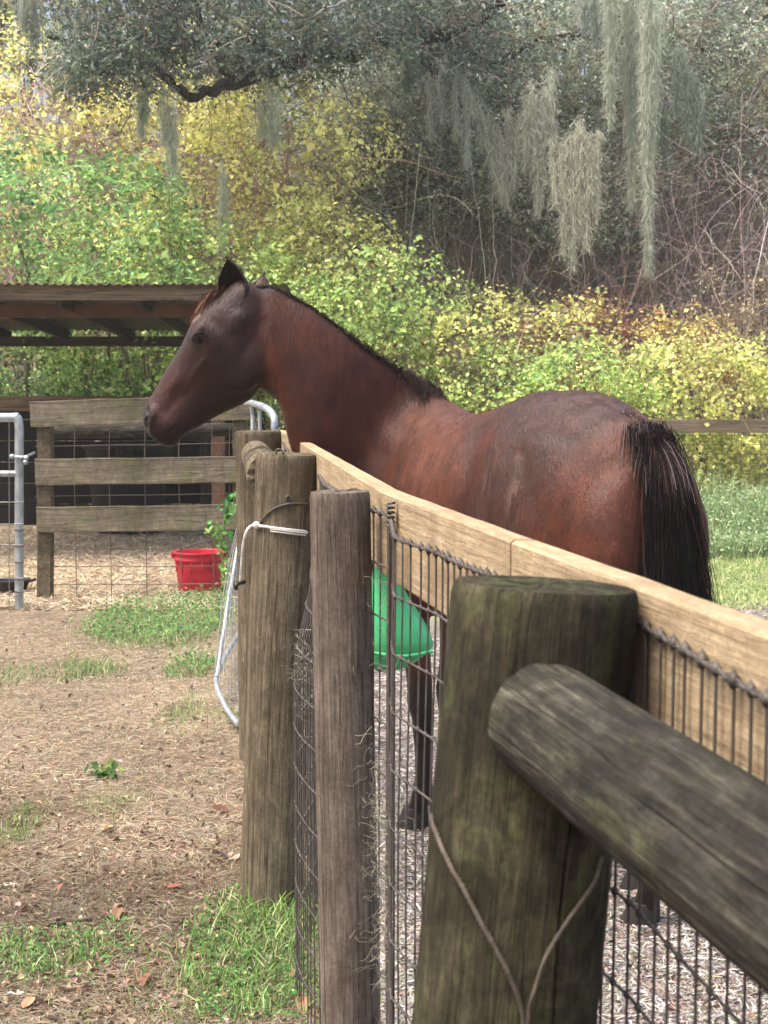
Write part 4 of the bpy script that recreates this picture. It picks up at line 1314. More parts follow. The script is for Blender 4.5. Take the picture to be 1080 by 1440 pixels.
# head frame from the profile: origin at the poll, a = down the face, q = towards the jaw
AZ = math.radians(6)
fwd = np.array([-math.cos(AZ), math.sin(AZ), 0])
O_ = P(180 + 600 / 3.6, 340 + 230 / 3.6, YH)
SCL = YH / F / 3.6
av = fwd * .573 - HZ * .819
qv = -fwd * .819 - HZ * .573
lv = np.array([-math.sin(AZ), -math.cos(AZ), 0])              # head's left = camera side
def hp(s, q, l=0.0):
    return O_ + (av * s + qv * q) * SCL + lv * l
def hpz(zx, zy, l=0.0):
    """point of the head's mid plane at the zoomed profile coordinate"""
    d = np.array([zx - 600.0, zy - 230.0])
    return hp(d @ [-.573, .819], d @ [.819, .573], l)
def hs(s, qf, qb, w_, k=0.0, e=1.0, f=.45):
    c = qf + (qb - qf) * f
    return (hp(s, c), -qv, lv, (c - qf) * SCL, (qb - c) * SCL, w_, k, e)
head = [hs(-30, -20, 60, .04), hs(0, -62, 130, .068), hs(74, -84, 215, .084, .10), hs(170, -112, 275, .098, .16), hs(264, -130, 312, .106, .20, .95), hs(338, -121, 334, .103, .20, .93), hs(430, -110, 344, .088, .12, .93),
        hs(500, -108, 316, .074, .05), hs(560, -107, 280, .064, .0), hs(620, -104, 246, .056, -.04), hs(700, -100, 208, .053, -.08), hs(760, -95, 182, .055, -.10), hs(810, -84, 168, .058, -.08), hs(855, -62, 160, .055, -.04), hs(890, -22, 142, .045), hs(908, 28, 104, .026)]
hg.add(*loft(head, 5, 40))
for sg in (1, -1):
    L_ = lambda l: l * sg
    # cheek disc, eye ridge, facial crest, nostril wing, lips
    hg.add(*ball(hp(330, 200, L_(.052)), (av, qv, lv), (.11, .09, .034)))
    hg.add(*ball(hpz(392, 452, L_(.088)), (av, qv, lv), (.045, .020, .022)))
    hg.add(*ball(hpz(420, 505, L_(.082)), (av + qv * .3, qv, lv), (.048, .014, .016)))
    hg.add(*ball(hpz(300, 640, L_(.050)), (av, qv, lv), (.10, .018, .014)))
    hg.add(*ball(hpz(120, 880, L_(.040)), (av, qv, lv), (.040, .030, .024)))
    hg.add(*ball(hpz(100, 880, L_(.048)), (av - qv * .35, qv, lv), (.032, .014, .014)))
    hg.add(*ball(hpz(560, 420, L_(.085)), (av, qv, lv), (.06, .04, .02)))
hg.add(*ball(hpz(215, 985), (av, qv, lv), (.040, .026, .036)))    # chin
# muscles of the hind quarter and shoulder
for sg in (1, -1):
    hg.add(*ball(hw(.17, .150 * sg, 1.20), (HX * .35 + HZ, HX, HL), (.30, .235, .125)))
    hg.add(*ball(hw(-.015, .105 * sg, 1.12), (HZ, HX, HL), (.24, .075, .095)))
    hg.add(*ball(hw(1.22, .17 * sg, 1.16), (HX * -.35 + HZ, HX, HL), (.30, .13, .045)))
# legs: (x, y, z, fore-aft radius, lateral radius)
def leg(pts):
    st = []
    for x, y, z, rf, rl in pts:
        st.append((hw(x, y, z), HX, HL, rf, rf, rl, 0, 1))
    hg.add(*loft(st, 5, 24))
def hind(sg, dx=0.0):
    y = .115 * sg
    leg([(.16, y * 1.05, 1.12, .18, .10), (.14 + dx * .2, y * 1.1, .96, .165, .098), (.08 + dx * .3, y * 1.08, .83, .125, .085), (.02 + dx * .5, y, .70, .085, .062), (-.06 + dx * .7, y * .95, .58, .062, .046), (-.105 + dx * .85, y * .92, .50, .058, .042),
         (-.105 + dx * .9, y * .92, .42, .046, .036), (-.098 + dx * .95, y * .94, .30, .036, .029), (-.092 + dx, y * .95, .20, .036, .030), (-.085 + dx, y * .95, .145, .045, .037), (-.072 + dx, y * .95, .10, .038, .034), (-.055 + dx, y * .95, .06, .045, .042)])
def fore(sg, dx=0.0):
    y = .125 * sg
    leg([(1.20, y * 1.1, 1.05, .13, .075), (1.13 + dx * .2, y * 1.08, .92, .115, .07), (1.10 + dx * .4, y, .80, .082, .058), (1.09 + dx * .6, y * .95, .66, .062, .047), (1.09 + dx * .8, y * .92, .53, .050, .042), (1.095 + dx * .9, y * .92, .46, .052, .044), (1.09 + dx, y * .92, .40, .042, .036),
         (1.085 + dx, y * .92, .28, .033, .028), (1.085 + dx, y * .92, .18, .034, .029), (1.09 + dx, y * .92, .14, .043, .035), (1.11 + dx, y * .92, .10, .037, .033), (1.13 + dx, y * .92, .06, .045, .041)])
hind(1, -.08); hind(-1, .16); fore(1, -.09); fore(-1, .08)
tmp = hg.build('horse_shape', None)
md = tmp.modifiers.new('remesh', 'REMESH')
md.mode = 'VOXEL'
md.voxel_size = 0.007
ms = tmp.modifiers.new('smooth', 'SMOOTH')
ms.factor = 0.5
ms.iterations = 14
dg = bpy.context.evaluated_depsgraph_get()
hm = bpy.data.meshes.new_from_object(tmp.evaluated_get(dg))
bpy.data.objects.remove(tmp)
nv = len(hm.vertices)
co = np.empty(nv * 3, np.float32); hm.vertices.foreach_get('co', co); co = co.reshape(-1, 3).astype(float)
ed = np.empty(len(hm.edges) * 2, np.int32); hm.edges.foreach_get('vertices', ed); ed = ed.reshape(-1, 2)
deg = np.maximum(np.bincount(ed.ravel(), minlength=nv), 1)
bx = (co - DOCK) @ HX
bzz = co[:, 2]
wgt = .35 * sm(1.75, 1.55, co[:, 2]) * sm(.75, .9, bzz)
wgt = np.maximum(wgt, sm(.78, .95, bx) * sm(1.5, 1.36, bx) * sm(.8, 1.0, bzz) * sm(-.42, -.30, co[:, 0]))
for it in range(70):
    acc = np.stack([np.bincount(ed[:, 0], co[ed[:, 1], k_], nv) + np.bincount(ed[:, 1], co[ed[:, 0], k_], nv) for k_ in range(3)], 1)
    co = co + (acc / deg[:, None] - co) * (wgt * (1.0 if it < 70 else 0))[:, None] * (.6 if it % 2 == 0 else .6)
    if it == 22: wgt = wgt * (wgt > .36)
hm.vertices.foreach_set('co', co.astype(np.float32).ravel())
hm.update()
no = np.empty(nv * 3, np.float32); hm.vertices.foreach_get('normal', no); no = no.reshape(-1, 3).astype(float)
rel = co - DOCK
lx, ly, lz = rel @ HX, rel @ HL, rel @ HZ
hr = co - O_
hs_, hq_, hl_ = hr @ av / SCL, hr @ qv / SCL, hr @ lv
hzx, hzy = 600 - .573 * hs_ + .819 * hq_, 230 + .819 * hs_ + .573 * hq_          # zoomed profile coordinates of every vertex

def seg_d(p, pts):
    d = np.full(len(p), 1e9)
    pts = np.asarray(pts, float)
    for a, b in zip(pts[:-1], pts[1:]):
        ab = b - a
        t = np.clip(((p - a) @ ab) / (ab @ ab + 1e-12), 0, 1)
        d = np.minimum(d, np.linalg.norm(p - a - t[:, None] * ab, axis=1))
    return d
z2 = np.stack([hzx, hzy], 1)
isn = lambda pts, r: np.exp(-(seg_d(z2, pts) / r) ** 2)
side = np.abs(hl_)
headm = sm(.17, .12, side) * sm(760, 700, hzx)
sd1, sd2 = sm(.008, .028, side), sm(.02, .05, side)
ay = np.abs(ly)
disp = np.zeros(nv)
disp -= .014 * isn([(84, 925), (88, 895), (100, 868), (98, 848)], 19) * headm * sd1                    # nostril
disp += .005 * isn([(118, 925), (130, 880), (116, 838)], 16) * headm * sd1
disp -= .0035 * isn([(108, 1008), (160, 985), (215, 955), (262, 925)], 8) * headm * sd1        # mouth
disp -= .005 * isn([(262, 1000), (320, 965)], 30) * headm
disp -= .005 * isn([(330, 720), (250, 800), (200, 850)], 38) * headm * sd1
disp += .003 * isn([(420, 590), (350, 660), (300, 740)], 18) * headm * sd1                  # facial crest
disp -= .004 * isn([(450, 405), (490, 425)], 32) * headm * sd2                            # hollow above the eye
disp -= .005 * isn([(388, 484)], 22) * headm * sd2                                       # eye socket
disp -= .006 * isn([(690, 420), (712, 560), (715, 700)], 34) * sm(.2, .15, side) * sd2        # behind the cheek
# body: groove down the croup, dip before the haunch, shoulder line
disp -= .012 * np.exp(-(ly / .04) ** 2) * sm(.03, .12, lx) * sm(.52, .4, lx) * sm(1.25, 1.35, lz)
lp = np.stack([lx, lz], 1)
ld = lambda pts, r: np.exp(-(seg_d(lp, pts) / r) ** 2)
disp -= .014 * ld([(.58, 1.40), (.52, 1.2), (.44, 1.04), (.38, .9)], .06) * sm(.06, .16, ay)
disp -= .006 * ld([(.00, 1.34), (.03, 1.15), (.05, .95)], .04) * sm(.05, .12, ay)
disp -= .006 * ld([(1.08, 1.50), (1.04, 1.25), (1.02, 1.0)], .06) * sm(.06, .15, ay)
disp += .005 * ld([(.80, 1.1), (.70, 1.0)], .1) * sm(.1, .2, ay)
disp += .005 * (fnoise(rel, 7.0, 3, 2) - .5)
disp += .0018 * (fnoise(np.stack([lx * 3, ly * 3, lz], 1), 22.0, 4, 2) - .5)
co2 = co + no * disp[:, None]
# coat colours
c_red, c_bay, c_drk, c_blk = lin('#6a4231'), lin('#523228'), lin('#40302d'), lin('#1b1718')
nA = fnoise(rel, 3.0, 11, 3)[:, None]
nB = fnoise(np.stack([lx * 1.0, ly * 2, lz * .6], 1), 16.0, 13, 3)[:, None]
coat = c_bay * (1 - nA) + c_red * nA
coat = coat * (0.82 + 0.36 * nB)
def blend(base, c, m_):
    m_ = np.clip(m_, 0, 1)
    m_ = m_[:, None] if m_.ndim == 1 else m_
    return base * (1 - m_) + np.asarray(c) * m_
wob = (fnoise(rel, 9, 17, 3) - .5)
patch = sm(.54, .49, lx + wob * .10 + (lz - 1.2) * .12) * sm(.02, .20, lx + wob * .25 - (1.30 - lz) * .55) * sm(.9, 1.1, lz + wob * .2)
coat = blend(coat, lin('#472f2a'), patch * .85)                                        # damp darker hair on the hip
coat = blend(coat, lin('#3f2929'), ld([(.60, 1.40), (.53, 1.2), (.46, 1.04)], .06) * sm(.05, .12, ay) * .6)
coat = blend(coat, lin('#4a3631'), sm(1.40, 1.52, lz + wob * .08) * sm(.75, .55, lx) * .8)
coat = blend(coat, lin('#7a5040'), ld([(.03, 1.2), (.06, 1.05)], .09) * .5)
coat = blend(coat, lin('#7d5444'), ld([(.82, 1.36), (.74, 1.2)], .12) * sm(.05, .15, ay) * .45)
salt = np.maximum(ld([(.29, 1.37), (.275, 1.28), (.28, 1.17)], .028), ld([(.43, 1.38), (.42, 1.26)], .026)) * sm(.42, .60, fnoise(np.stack([lx * 1.3, ly, lz * .35], 1), 42, 23, 3)) * sm(.05, .12, ly)
coat = blend(coat, lin('#80746c'), salt * .55)                                       # dried sweat
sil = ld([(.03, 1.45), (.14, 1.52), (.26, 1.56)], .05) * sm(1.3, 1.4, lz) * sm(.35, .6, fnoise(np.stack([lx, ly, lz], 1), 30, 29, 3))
coat = blend(coat, lin('#8d7d7d'), sil * .3)  # greyish sheen highlight along the croup top, painted into the coat colour
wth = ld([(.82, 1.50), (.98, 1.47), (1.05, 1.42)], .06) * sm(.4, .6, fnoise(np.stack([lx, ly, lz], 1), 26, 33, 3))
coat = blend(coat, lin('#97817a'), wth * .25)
coat = blend(coat, c_blk, sm(.62, .5, lz))                                           # black points on the legs
# crest and head
isneck = (lx > 1.1)
hd_ = sm(800, 580, hzx + (fnoise(rel, 12, 41, 2) - .5) * 90)
coat = blend(coat, c_drk, hd_ * .85)
coat = blend(coat, lin('#6b3829'), isn([(120, 800), (190, 740), (240, 690)], 58) * hd_ * .5)
coat = blend(coat, lin('#6b3829'), isn([(150, 900), (210, 850), (260, 800)], 36) * hd_ * .4)
coat = blend(coat, lin('#5a3a33'), isn([(340, 640), (320, 740)], 30) * hd_ * .7)
coat = blend(coat, c_blk, isn([(70, 870), (95, 960), (140, 1010), (240, 1005), (400, 930)], 44) * hd_ * .9)
coat = blend(coat, c_blk * .35, isn([(82, 930), (88, 895), (100, 868), (98, 850)], 22) * headm)
coat = blend(coat, c_blk, isn([(350, 490), (385, 480), (425, 478)], 24) * hd_ * .8)
coat = blend(coat, lin('#b9aaa2'), isn([(345, 402), (378, 376)], 9) * hd_ * .8)            # little white mark
coat = blend(coat, lin('#574644'), isn([(430, 520), (370, 640), (345, 670)], 16) * hd_ * .5)
crest = np.exp(-(seg_d(co, [P(u, v, Y) for u, v, Y in ((365, 398, 5.3), (440, 430, 5.33), (500, 472, 5.36), (560, 514, 5.43), (610, 540, 5.46))]) / .035) ** 2)
coat = blend(coat, c_blk, crest * .8)
mot = fnoise(np.stack([lx, ly, lz * .45], 1), 34, 61, 3)[:, None]
mot2 = fnoise(rel, 12, 67, 3)[:, None]
coat = coat * (.55 + .9 * mot) * (.75 + .5 * mot2)
damp = patch[:, None] * sm(.50, .66, fnoise(np.stack([lx * 1.2, ly, lz * .4], 1), 55, 71, 3))[:, None]
coat = coat * (1 - damp * .35) + lin('#7d6c66') * damp * .16
coat = coat * np.array([.60, .465, .405]) * (1 - .28 * hd_[:, None])
hm.vertices.foreach_set('co', (np.c_[co2, np.ones(nv)] @ np.array(hinv).T)[:, :3].astype(np.float32).ravel())
for at_ in list(hm.color_attributes): hm.color_attributes.remove(at_)
ca = hm.color_attributes.new('tint', 'FLOAT_COLOR', 'POINT')
ca.data.foreach_set('color', np.c_[coat, np.ones(nv)].astype(np.float32).ravel())
hm.polygons.foreach_set('use_smooth', np.ones(len(hm.polygons), bool))
hm.update()
ck = NT('coat', 0.44, 0.32)
cc = ck.attr()
hn = ck.noise(ck.coord((150, 150, 45)), 1.0, 4, 0.7, .6)
hn2 = ck.noise(ck.coord((14, 14, 10)), 1.0, 4, 0.6, .3)
cc = ck.mix(.55, cc, ck.ramp(hn, [(.3, .55), (.7, 1.3)]), 'MULTIPLY')
cc = ck.mix(.35, cc, ck.ramp(hn2, [(.3, .6), (.7, 1.2)]), 'MULTIPLY')
ck.base(cc)
hb = ck.noise(ck.coord((70, 70, 16)), 1.0, 5, 0.7, .8)
ck.bump(ck.mix(.45, hn, hb), .75, .008)
rg = ck.ramp(ck.noise(ck.coord((9, 9, 6)), 1.0, 5, 0.65, .4), [(.35, .34), (.65, .56)])
ck.link(rg, ck.b.inputs['Roughness'])
ck.b.inputs['Sheen Weight'].default_value = .06
ck.b.inputs['Sheen Roughness'].default_value = .45
ck.b.inputs['Sheen Tint'].default_value = (.75, .6, .55, 1)
hm.materials.clear()
hm.materials.append(ck.m)
body = bpy.data.objects.new('body', hm)
COL.objects.link(body)
body.parent = hroot

# ears: cupped leaves (their tops are thinner than the remesh can hold, so they are shells of their own)
def ear(bz, tz, l0, l1, open_dir, wid, label=None, col=None):
    a, b = hpz(*bz, l0), hpz(*tz, l1)
    ax = unit(b - a)
    op = unit(open_dir - ax * (open_dir @ ax))
    sd = np.cross(ax, op)
    L = np.linalg.norm(b - a)
    fs = np.linspace(0, 1, 22)
    V = []
    m = 17
    for f in fs:
        wq = wid * np.interp(f, [0, .12, .3, .5, .7, .85, .95, 1], [.62, .82, 1.0, 1.0, .80, .48, .2, .015])
        cup = np.interp(f, [0, .2, .6, 1], [2.6, 2.2, 1.5, .8])           # how far round the shell curls
        th = np.linspace(-cup, cup, m)
        r = wq / math.sin(min(cup, math.pi / 2))
        r = wq if cup > math.pi / 2 else r
        c = a + ax * L * f + sd * (-.10 * wid * math.sin(f * 3)) + op * (.012 * f)
        for t in th:
            V.append(c + sd * r * math.sin(t) * 1.0 - op * r * (math.cos(t) - math.cos(cup) * .5) * .8)
    V = np.array(V)
    n = len(fs)
    i = np.arange(n - 1)[:, None] * m
    s_ = np.arange(m - 1)[None]
    Q = np.stack([i + s_, i + s_ + 1, i + m + s_ + 1, i + m + s_], -1).reshape(-1, 4)
    nrm = np.zeros_like(V)
    fn = np.cross(V[Q[:, 1]] - V[Q[:, 0]], V[Q[:, 3]] - V[Q[:, 0]])
    for k_ in range(4): np.add.at(nrm, Q[:, k_], fn)
    nrm = unit(nrm)
    cen = np.repeat(np.array([a + ax * L * f for f in fs]), m, 0)
    sgn = np.sign(((V - cen) * nrm).sum())
    V2 = V - nrm * sgn * .0035
    g = Geo()
    base = lin('#241c1b') if col is None else lin(col)
    g.add(V, Q, None, np.tile(base, (len(V), 1)))
    g.add(V2, Q[:, ::-1], None, np.tile(base * .8, (len(V), 1)))
    # rim
    N_ = len(V)
    rim = [j * m for j in range(n)] + [(n - 1) * m + j for j in range(m)] + [j * m + m - 1 for j in range(n - 1, -1, -1)]
    g.Q.append(np.array([(rim[k_], rim[k_ + 1], rim[k_ + 1] + N_, rim[k_] + N_) for k_ in range(len(rim) - 1)]))
    # hair along the rim and in the cup
    r_ = np.random.default_rng(int(bz[0]))
    q = V[r_.choice(rim, 260)]
    d = unit(ax * .8 + r_.normal(0, .5, (260, 3))) * r_.uniform(.006, .014, (260, 1))
    t = np.linspace(0, 1, 3)[None, :, None]
    Vh, Qh = ribbons(q[:, None] + d[:, None] * t, .0009, r_)
    g.add(Vh, Qh, None, np.tile(base, (len(Vh), 1)))
    return g.build('ear', ck.m, hroot, matrix=hinv)
ear((575, 335), (530, 95), .056, .060, lv * 0.92 + fwd * .25, .055)
ear((640, 330), (676, 160), -.052, -.075, -lv * 0.5 + fwd * .45, .038, col='#4a332c')

# short coat hair over the parts that show
rng = np.random.default_rng(71)
vis = np.where((lz > .75))[0]
pickv = rng.choice(vis, 70000)
b = co2[pickv] + rng.normal(0, .0025, (len(pickv), 3))
nn = no[pickv]
flow = np.where((lx[pickv] > 1.15)[:, None], np.array([.35, -.1, -1.0]), -HX * .55 - HZ * .85)
flow = np.where((hd_[pickv] > .3)[:, None], av * .9, flow)
flow = flow - nn * (flow * nn).sum(1, keepdims=True)
flow = unit(flow + rng.normal(0, .18, flow.shape))
ln = rng.uniform(.006, .014, (len(b), 1)) * np.where(hd_[pickv] > .3, .6, 1)[:, None]
lat = unit(np.cross(flow, nn))
V = np.stack([b - lat * .0005, b + lat * .0005, b + flow * ln + nn * ln * .30], 1).reshape(-1, 3)
cc_ = np.repeat(coat[pickv] * np.exp(rng.normal(.05, .5, (len(b), 1))), 3, 0)
tag(Geo().add(V, None, np.arange(len(V)).reshape(-1, 3), cc_).build('coat_hair', M['hair'], hroot, smooth=False, matrix=hinv), kind='stuff')

# eyes
for sg in (1, -1):
    c = hpz(399, 482, sg * .0895)
    V, Q, T = ball(c, (av + qv * .25, qv, lv), (.0265, .0200, .020))
    ey = Geo().add(V, Q, T).build('eye', M['eye'], hroot, matrix=hinv)
    a = c + lv * sg * .004
    ups = [hpz(x, y, sg * (.0875 + d)) for x, y, d in ((352, 497, .006), (364, 476, .014), (382, 464, .019), (402, 463, .019), (422, 474, .012), (434, 484, .005))]
    lws = [hpz(x, y, sg * (.0875 + d)) for x, y, d in ((352, 499, .006), (372, 504, .014), (394, 505, .017), (416, 498, .012), (434, 486, .005))]
    gl = Geo()
    gl.add(*tubes(tube_path(ups)[None], .0042, 8)).add(*tubes(tube_path(lws)[None], .0028, 8))
    gl.build('eyelid', plain('eyelid', '#1c1615', .6, .15), hroot, matrix=hinv)
    el = Geo()
    r_ = np.random.default_rng(5)
    up = tube_path(ups)[8:32]
    q = up[r_.integers(0, len(up), 60)]
    d = lv * sg * .022 + av * .008 + qv * .008 + r_.normal(0, .003, (60, 3))
    t = np.linspace(0, 1, 4)[None, :, None]
    el.add(*ribbons(q[:, None] + d[:, None] * t - np.array([0, 0, .006]) * t * t, .0009, r_), C=None)
    el.C = [np.tile(c_blk, (el.n, 1))]
    el.build('eyelash', M['hair'], hroot, matrix=hinv)

# hooves
for x, y, nm in ((-.135, .109, 1), (.105, -.109, 1), (1.04, .115, 0), (1.21, -.115, 0)):
    st = [(hw(x + .020, y, .004), HX, HL, .066, .058, .060, 0, 1), (hw(x + .012, y, .03), HX, HL, .060, .052, .055, 0, 1), (hw(x, y, .072), HX, HL, .048, .044, .046, 0, 1), (hw(x - .004, y, .085), HX, HL, .043, .042, .041, 0, 1)]
    Geo().add(*loft(st, 4, 28)).build('hoof', M['hoof'], hroot, matrix=hinv)

# tail
def strands(roots, dirs, n, k, length, rng, clumps, sag, spread, stiff=.25):
    ci = rng.integers(0, clumps, n)
    return ci
rng = np.random.default_rng(72)
N = 22000
k = 16
f = rng.uniform(0, 1, N) ** 1.35
dockpts = crom([hw(.02, 0, 1.448), hw(-.02, 0, 1.42), hw(-.062, 0, 1.36), hw(-.092, 0, 1.27), hw(-.105, 0, 1.17), hw(-.105, 0, 1.06)], 12)
fi = f * (len(dockpts) - 1)
i0 = np.minimum(fi.astype(int), len(dockpts) - 2)
rt = dockpts[i0] * (1 - (fi - i0))[:, None] + dockpts[i0 + 1] * (fi - i0)[:, None]
lat = rng.normal(0, 1, N)
rt = rt - HX * (.022 * rng.uniform(0, 1, N))[:, None] + HZ * (.014 * rng.uniform(0, 1, N) * (f < .3))[:, None] * 1.0 + HL * (lat * (.030 - .010 * f))[:, None] + rng.normal(0, .006, (N, 3))
ncl = 120
cl = rng.integers(0, ncl, N)
clat = rng.normal(0, 1, ncl)
cb = rng.normal(0, 1, ncl)
zend = np.clip(rng.normal(.50, .12, N), .30, .85) + (f < .2) * rng.uniform(0, .25, N)
t = np.linspace(0, 1, k)[None]
wide = (.032 * (np.clip(clat[cl], -1.6, 1.6) * .75 + lat * .5))[:, None] * np.minimum(1, t * 2.2) ** .8 * (1 - .35 * t)
back = (.022 + .010 * cb[cl] * .7 + rng.normal(0, .012, N))[:, None] * np.sin(np.minimum(t * 1.6, 1) * np.pi / 2) * (1 - .55 * f[:, None])
z = rt[:, 2:3] + (zend[:, None] - rt[:, 2:3]) * t ** 1.12
wv = (vnoise(np.stack([np.repeat(cl * 7.0, k), (z * 5).ravel(), np.zeros(N * k)], 1), 1, 9).reshape(N, k) - .5) * .055 * t
p = rt[:, None] + HL * (wide + wv)[..., None] - HX * back[..., None]
p = p + HX[None, None] * 0 + np.array([.075, 0, 0]) * (t ** 1.2)[..., None]
p[..., 2] = z
p = p + np.cumsum(rng.normal(0, .0022, p.shape), 1)
wd = .0014 * (1 - .5 * t) * rng.uniform(.7, 1.3, (N, 1))
V, Q = ribbons(p, wd, rng)
tc = np.where(rng.uniform(size=(N, 1)) < .07, lin('#4a3630'), lin('#1a1718')) * np.exp(rng.normal(0, .3, (N, 1)))
tc = np.where((f < .14)[:, None] & (rng.uniform(size=(N, 1)) < .3), lin('#6e625f'), tc)
tl = Geo().add(V, Q, None, np.repeat(tc, k * 2, 0)).build('tail', M['hair'], hroot, matrix=hinv)
st = [(c, unit(np.cross(HL, unit(d))), HL, r, r, r * 1.1, 0, 1) for c, d, r in zip(dockpts[::6], np.gradient(dockpts, axis=0)[::6], np.linspace(.012, .006, len(dockpts[::6])))]
gb = Geo().add(*loft(st, 3, 16))
gb.C = [np.tile(lin('#241f20'), (gb.n, 1))]
core = [hw(.0, 0, 1.42), hw(-.05, 0, 1.33), hw(-.085, 0, 1.15), hw(-.075, 0, .95), hw(-.06, 0, .75), hw(-.05, 0, .58)]
shift = [0, .006, .016, .028, .040, .05]
st = [(c + np.array([s_, 0, 0]), HX, HL, r, r, r * 1.5, 0, 1) for c, s_, r in zip(core, shift, (.012, .028, .040, .044, .040, .014))]
gb.add(*loft(st, 4, 18))
gb.C = [np.tile(lin('#241f20'), (gb.n, 1))]
gb.build('tail_dock', M['hair'], hroot, matrix=hinv)

# short hair that covers the root of the tail and runs out over the croup
n = 3800
a_ = rng.uniform(-.06, .10, n)
sd_ = rng.normal(0, .022, n)
zt = np.interp(a_, [-.10, -.062, -.02, .02, .06, .10], [1.275, 1.375, 1.437, 1.462, 1.482, 1.498]) - np.abs(sd_) * .35
q = hw(0, 0, 0) + HX * a_[:, None] + HL * sd_[:, None] + HZ * zt[:, None] + rng.normal(0, .004, (n, 3))
d = -HX * rng.uniform(.35, .75, (n, 1)) + HZ * rng.normal(-.25, .15, (n, 1)) + HL * (sd_[:, None] * 6 + rng.normal(0, .2, (n, 1)))
L = np.where(a_ < .03, rng.uniform(.05, .15, n), rng.uniform(.015, .045, n))[:, None]
t = np.linspace(0, 1, 8)[None, :, None]
p = q[:, None] + unit(d)[:, None] * L[:, None] * t * (1 - .35 * t) + np.array([0, 0, -1.0]) * L[:, None] * t ** 1.7 * .9
V, Q = ribbons(p, .0012, rng)
tc = pick([('#2a2423', 4), ('#4a3f3d', 2), ('#756a68', 1.2), ('#4a322a', 2)], n, rng, .3)
Geo().add(V, Q, None, np.repeat(tc, 16, 0)).build('tail_root_hair', M['hair'], hroot, matrix=hinv)

# mane: short fringe on the crest, most of it falling to the far side, a lock over the withers
rng = np.random.default_rng(73)
crest_pts = crom([P(u, v, Y) for u, v, Y in ((362, 400, 5.3), (400, 411, 5.31), (440, 431, 5.33), (500, 473, 5.36), (550, 509, 5.42), (585, 530, 5.46), (615, 543, 5.46))], 12)
def hairs(n, f0, f1, side_, length, rise, wid, cols, k=8, jit=.01, name='mane'):
    f = rng.uniform(f0, f1, n) * (len(crest_pts) - 1)
    i0 = np.minimum(f.astype(int), len(crest_pts) - 2)
    r = crest_pts[i0] * (1 - (f - i0))[:, None] + crest_pts[i0 + 1] * (f - i0)[:, None]
    tg = unit(np.gradient(crest_pts, axis=0)[i0])
    sd = unit(np.cross(tg, HZ)) * side_
    L = length * rng.uniform(.55, 1.25, (n, 1))
    t = np.linspace(0, 1, k)[None, :, None]
    d = sd * rng.uniform(.2, .8, (n, 1)) + HZ * rise * rng.uniform(.4, 1.3, (n, 1)) + tg * rng.normal(.25, .25, (n, 1))
    r = r + rng.normal(0, .006, (n, 3)) - HZ * .012
    p = r[:, None] + (d * L)[:, None] * t + (np.array([0, 0, -1.0]) * L)[:, None] * t ** 2 * .9 + np.cumsum(rng.normal(0, jit * .3, (n, k, 3)), 1)
    V, Q = ribbons(p, wid * .6 * (1 - .6 * t[..., 0]) * rng.uniform(.7, 1.3, (n, 1)), rng)
    return V, Q, np.repeat(pick(cols, n, rng, .3), k * 2, 0)
mg = Geo()
BL = [('#241f20', 4), ('#3a2a26', 2), ('#4a3630', 1)]
tgn = unit(crest_pts[-1] - crest_pts[0])
far = 1 if (np.cross(tgn, HZ)[1] > 0) else -1
V, Q, C = hairs(4200, 0, .93, far, .15, .22, .0022, BL); mg.add(V, Q, None, C)
V, Q, C = hairs(1500, 0, .95, -far, .020, .35, .0014, BL, 6, .004); mg.add(V, Q, None, C)
V, Q, C = hairs(1100, .74, .99, -far, .135, .25, .0022, BL); mg.add(V, Q, None, C)
mg.build('mane', M['hair'], hroot, matrix=hinv)
# forelock: brown tuft on the forehead
n = 700
q = np.array([hpz(*(np.array([520, 235]) + (np.array([400, 285]) - np.array([520, 235])) * a + rng.normal(0, 12, 2)), rng.normal(0, .03)) for a in rng.uniform(0, 1, n)])
d = fwd * .055 - HZ * .05 + lv * 0
t = np.linspace(0, 1, 7)[None, :, None]
L = rng.uniform(.5, 1.25, (n, 1))
p = q[:, None] + ((fwd * .045 + rng.normal(0, .012, (n, 3))) * L)[:, None] * t + ((-HZ * .085) * L)[:, None] * t ** 1.6
V, Q = ribbons(p, .0016, rng)
Geo().add(V, Q, None, np.repeat(pick([('#5a3c30', 3), ('#3a2a24', 3), ('#80604c', 1)], n, rng, .25), 14, 0)).build('forelock', M['hair'], hroot, matrix=hinv)
# ------------------------------------------------------------------ things standing about
# red bucket
bc = P(281, 838, 11.45); bc[2] = 0.0
bk = thing('bucket', 'red plastic feed bucket standing on the straw behind the pen wire', 'bucket', tuple(bc))
def lathe(prof, seg=40, sq=0.0):
    a = np.arange(seg) / seg * 2 * np.pi
    V = np.array([(r * np.cos(a), r * np.sin(a), np.full(seg, z)) for r, z in prof]).transpose(0, 2, 1).reshape(-1, 3)
    n = len(prof)
    i = np.arange(n - 1)[:, None] * seg
    s = np.arange(seg)[None]
    return V, np.stack([i + s, i + (s + 1) % seg, i + seg + (s + 1) % seg, i + seg + s], -1).reshape(-1, 4)
prof = [(0.001, .01), (.150, .008), (.160, .02), (.176, .19), (.180, .235), (.188, .238), (.188, .252), (.181, .256), (.183, .285), (.194, .288), (.195, .302), (.180, .303), (.176, .29), (.172, .20), (.152, .03), (.001, .028)]
V, Q = lathe(prof)
g = Geo().add(V, Q)
for k in range(14):
    a = k / 14 * 2 * np.pi
    d = np.array([math.cos(a), math.sin(a), 0])
    box(g, d * .1745 + [0, 0, .15], d * .182 + [0, 0, .236], np.array([-d[1], d[0], 0]), .008, .006)
g.build('tub', M['red_plastic'], bk)
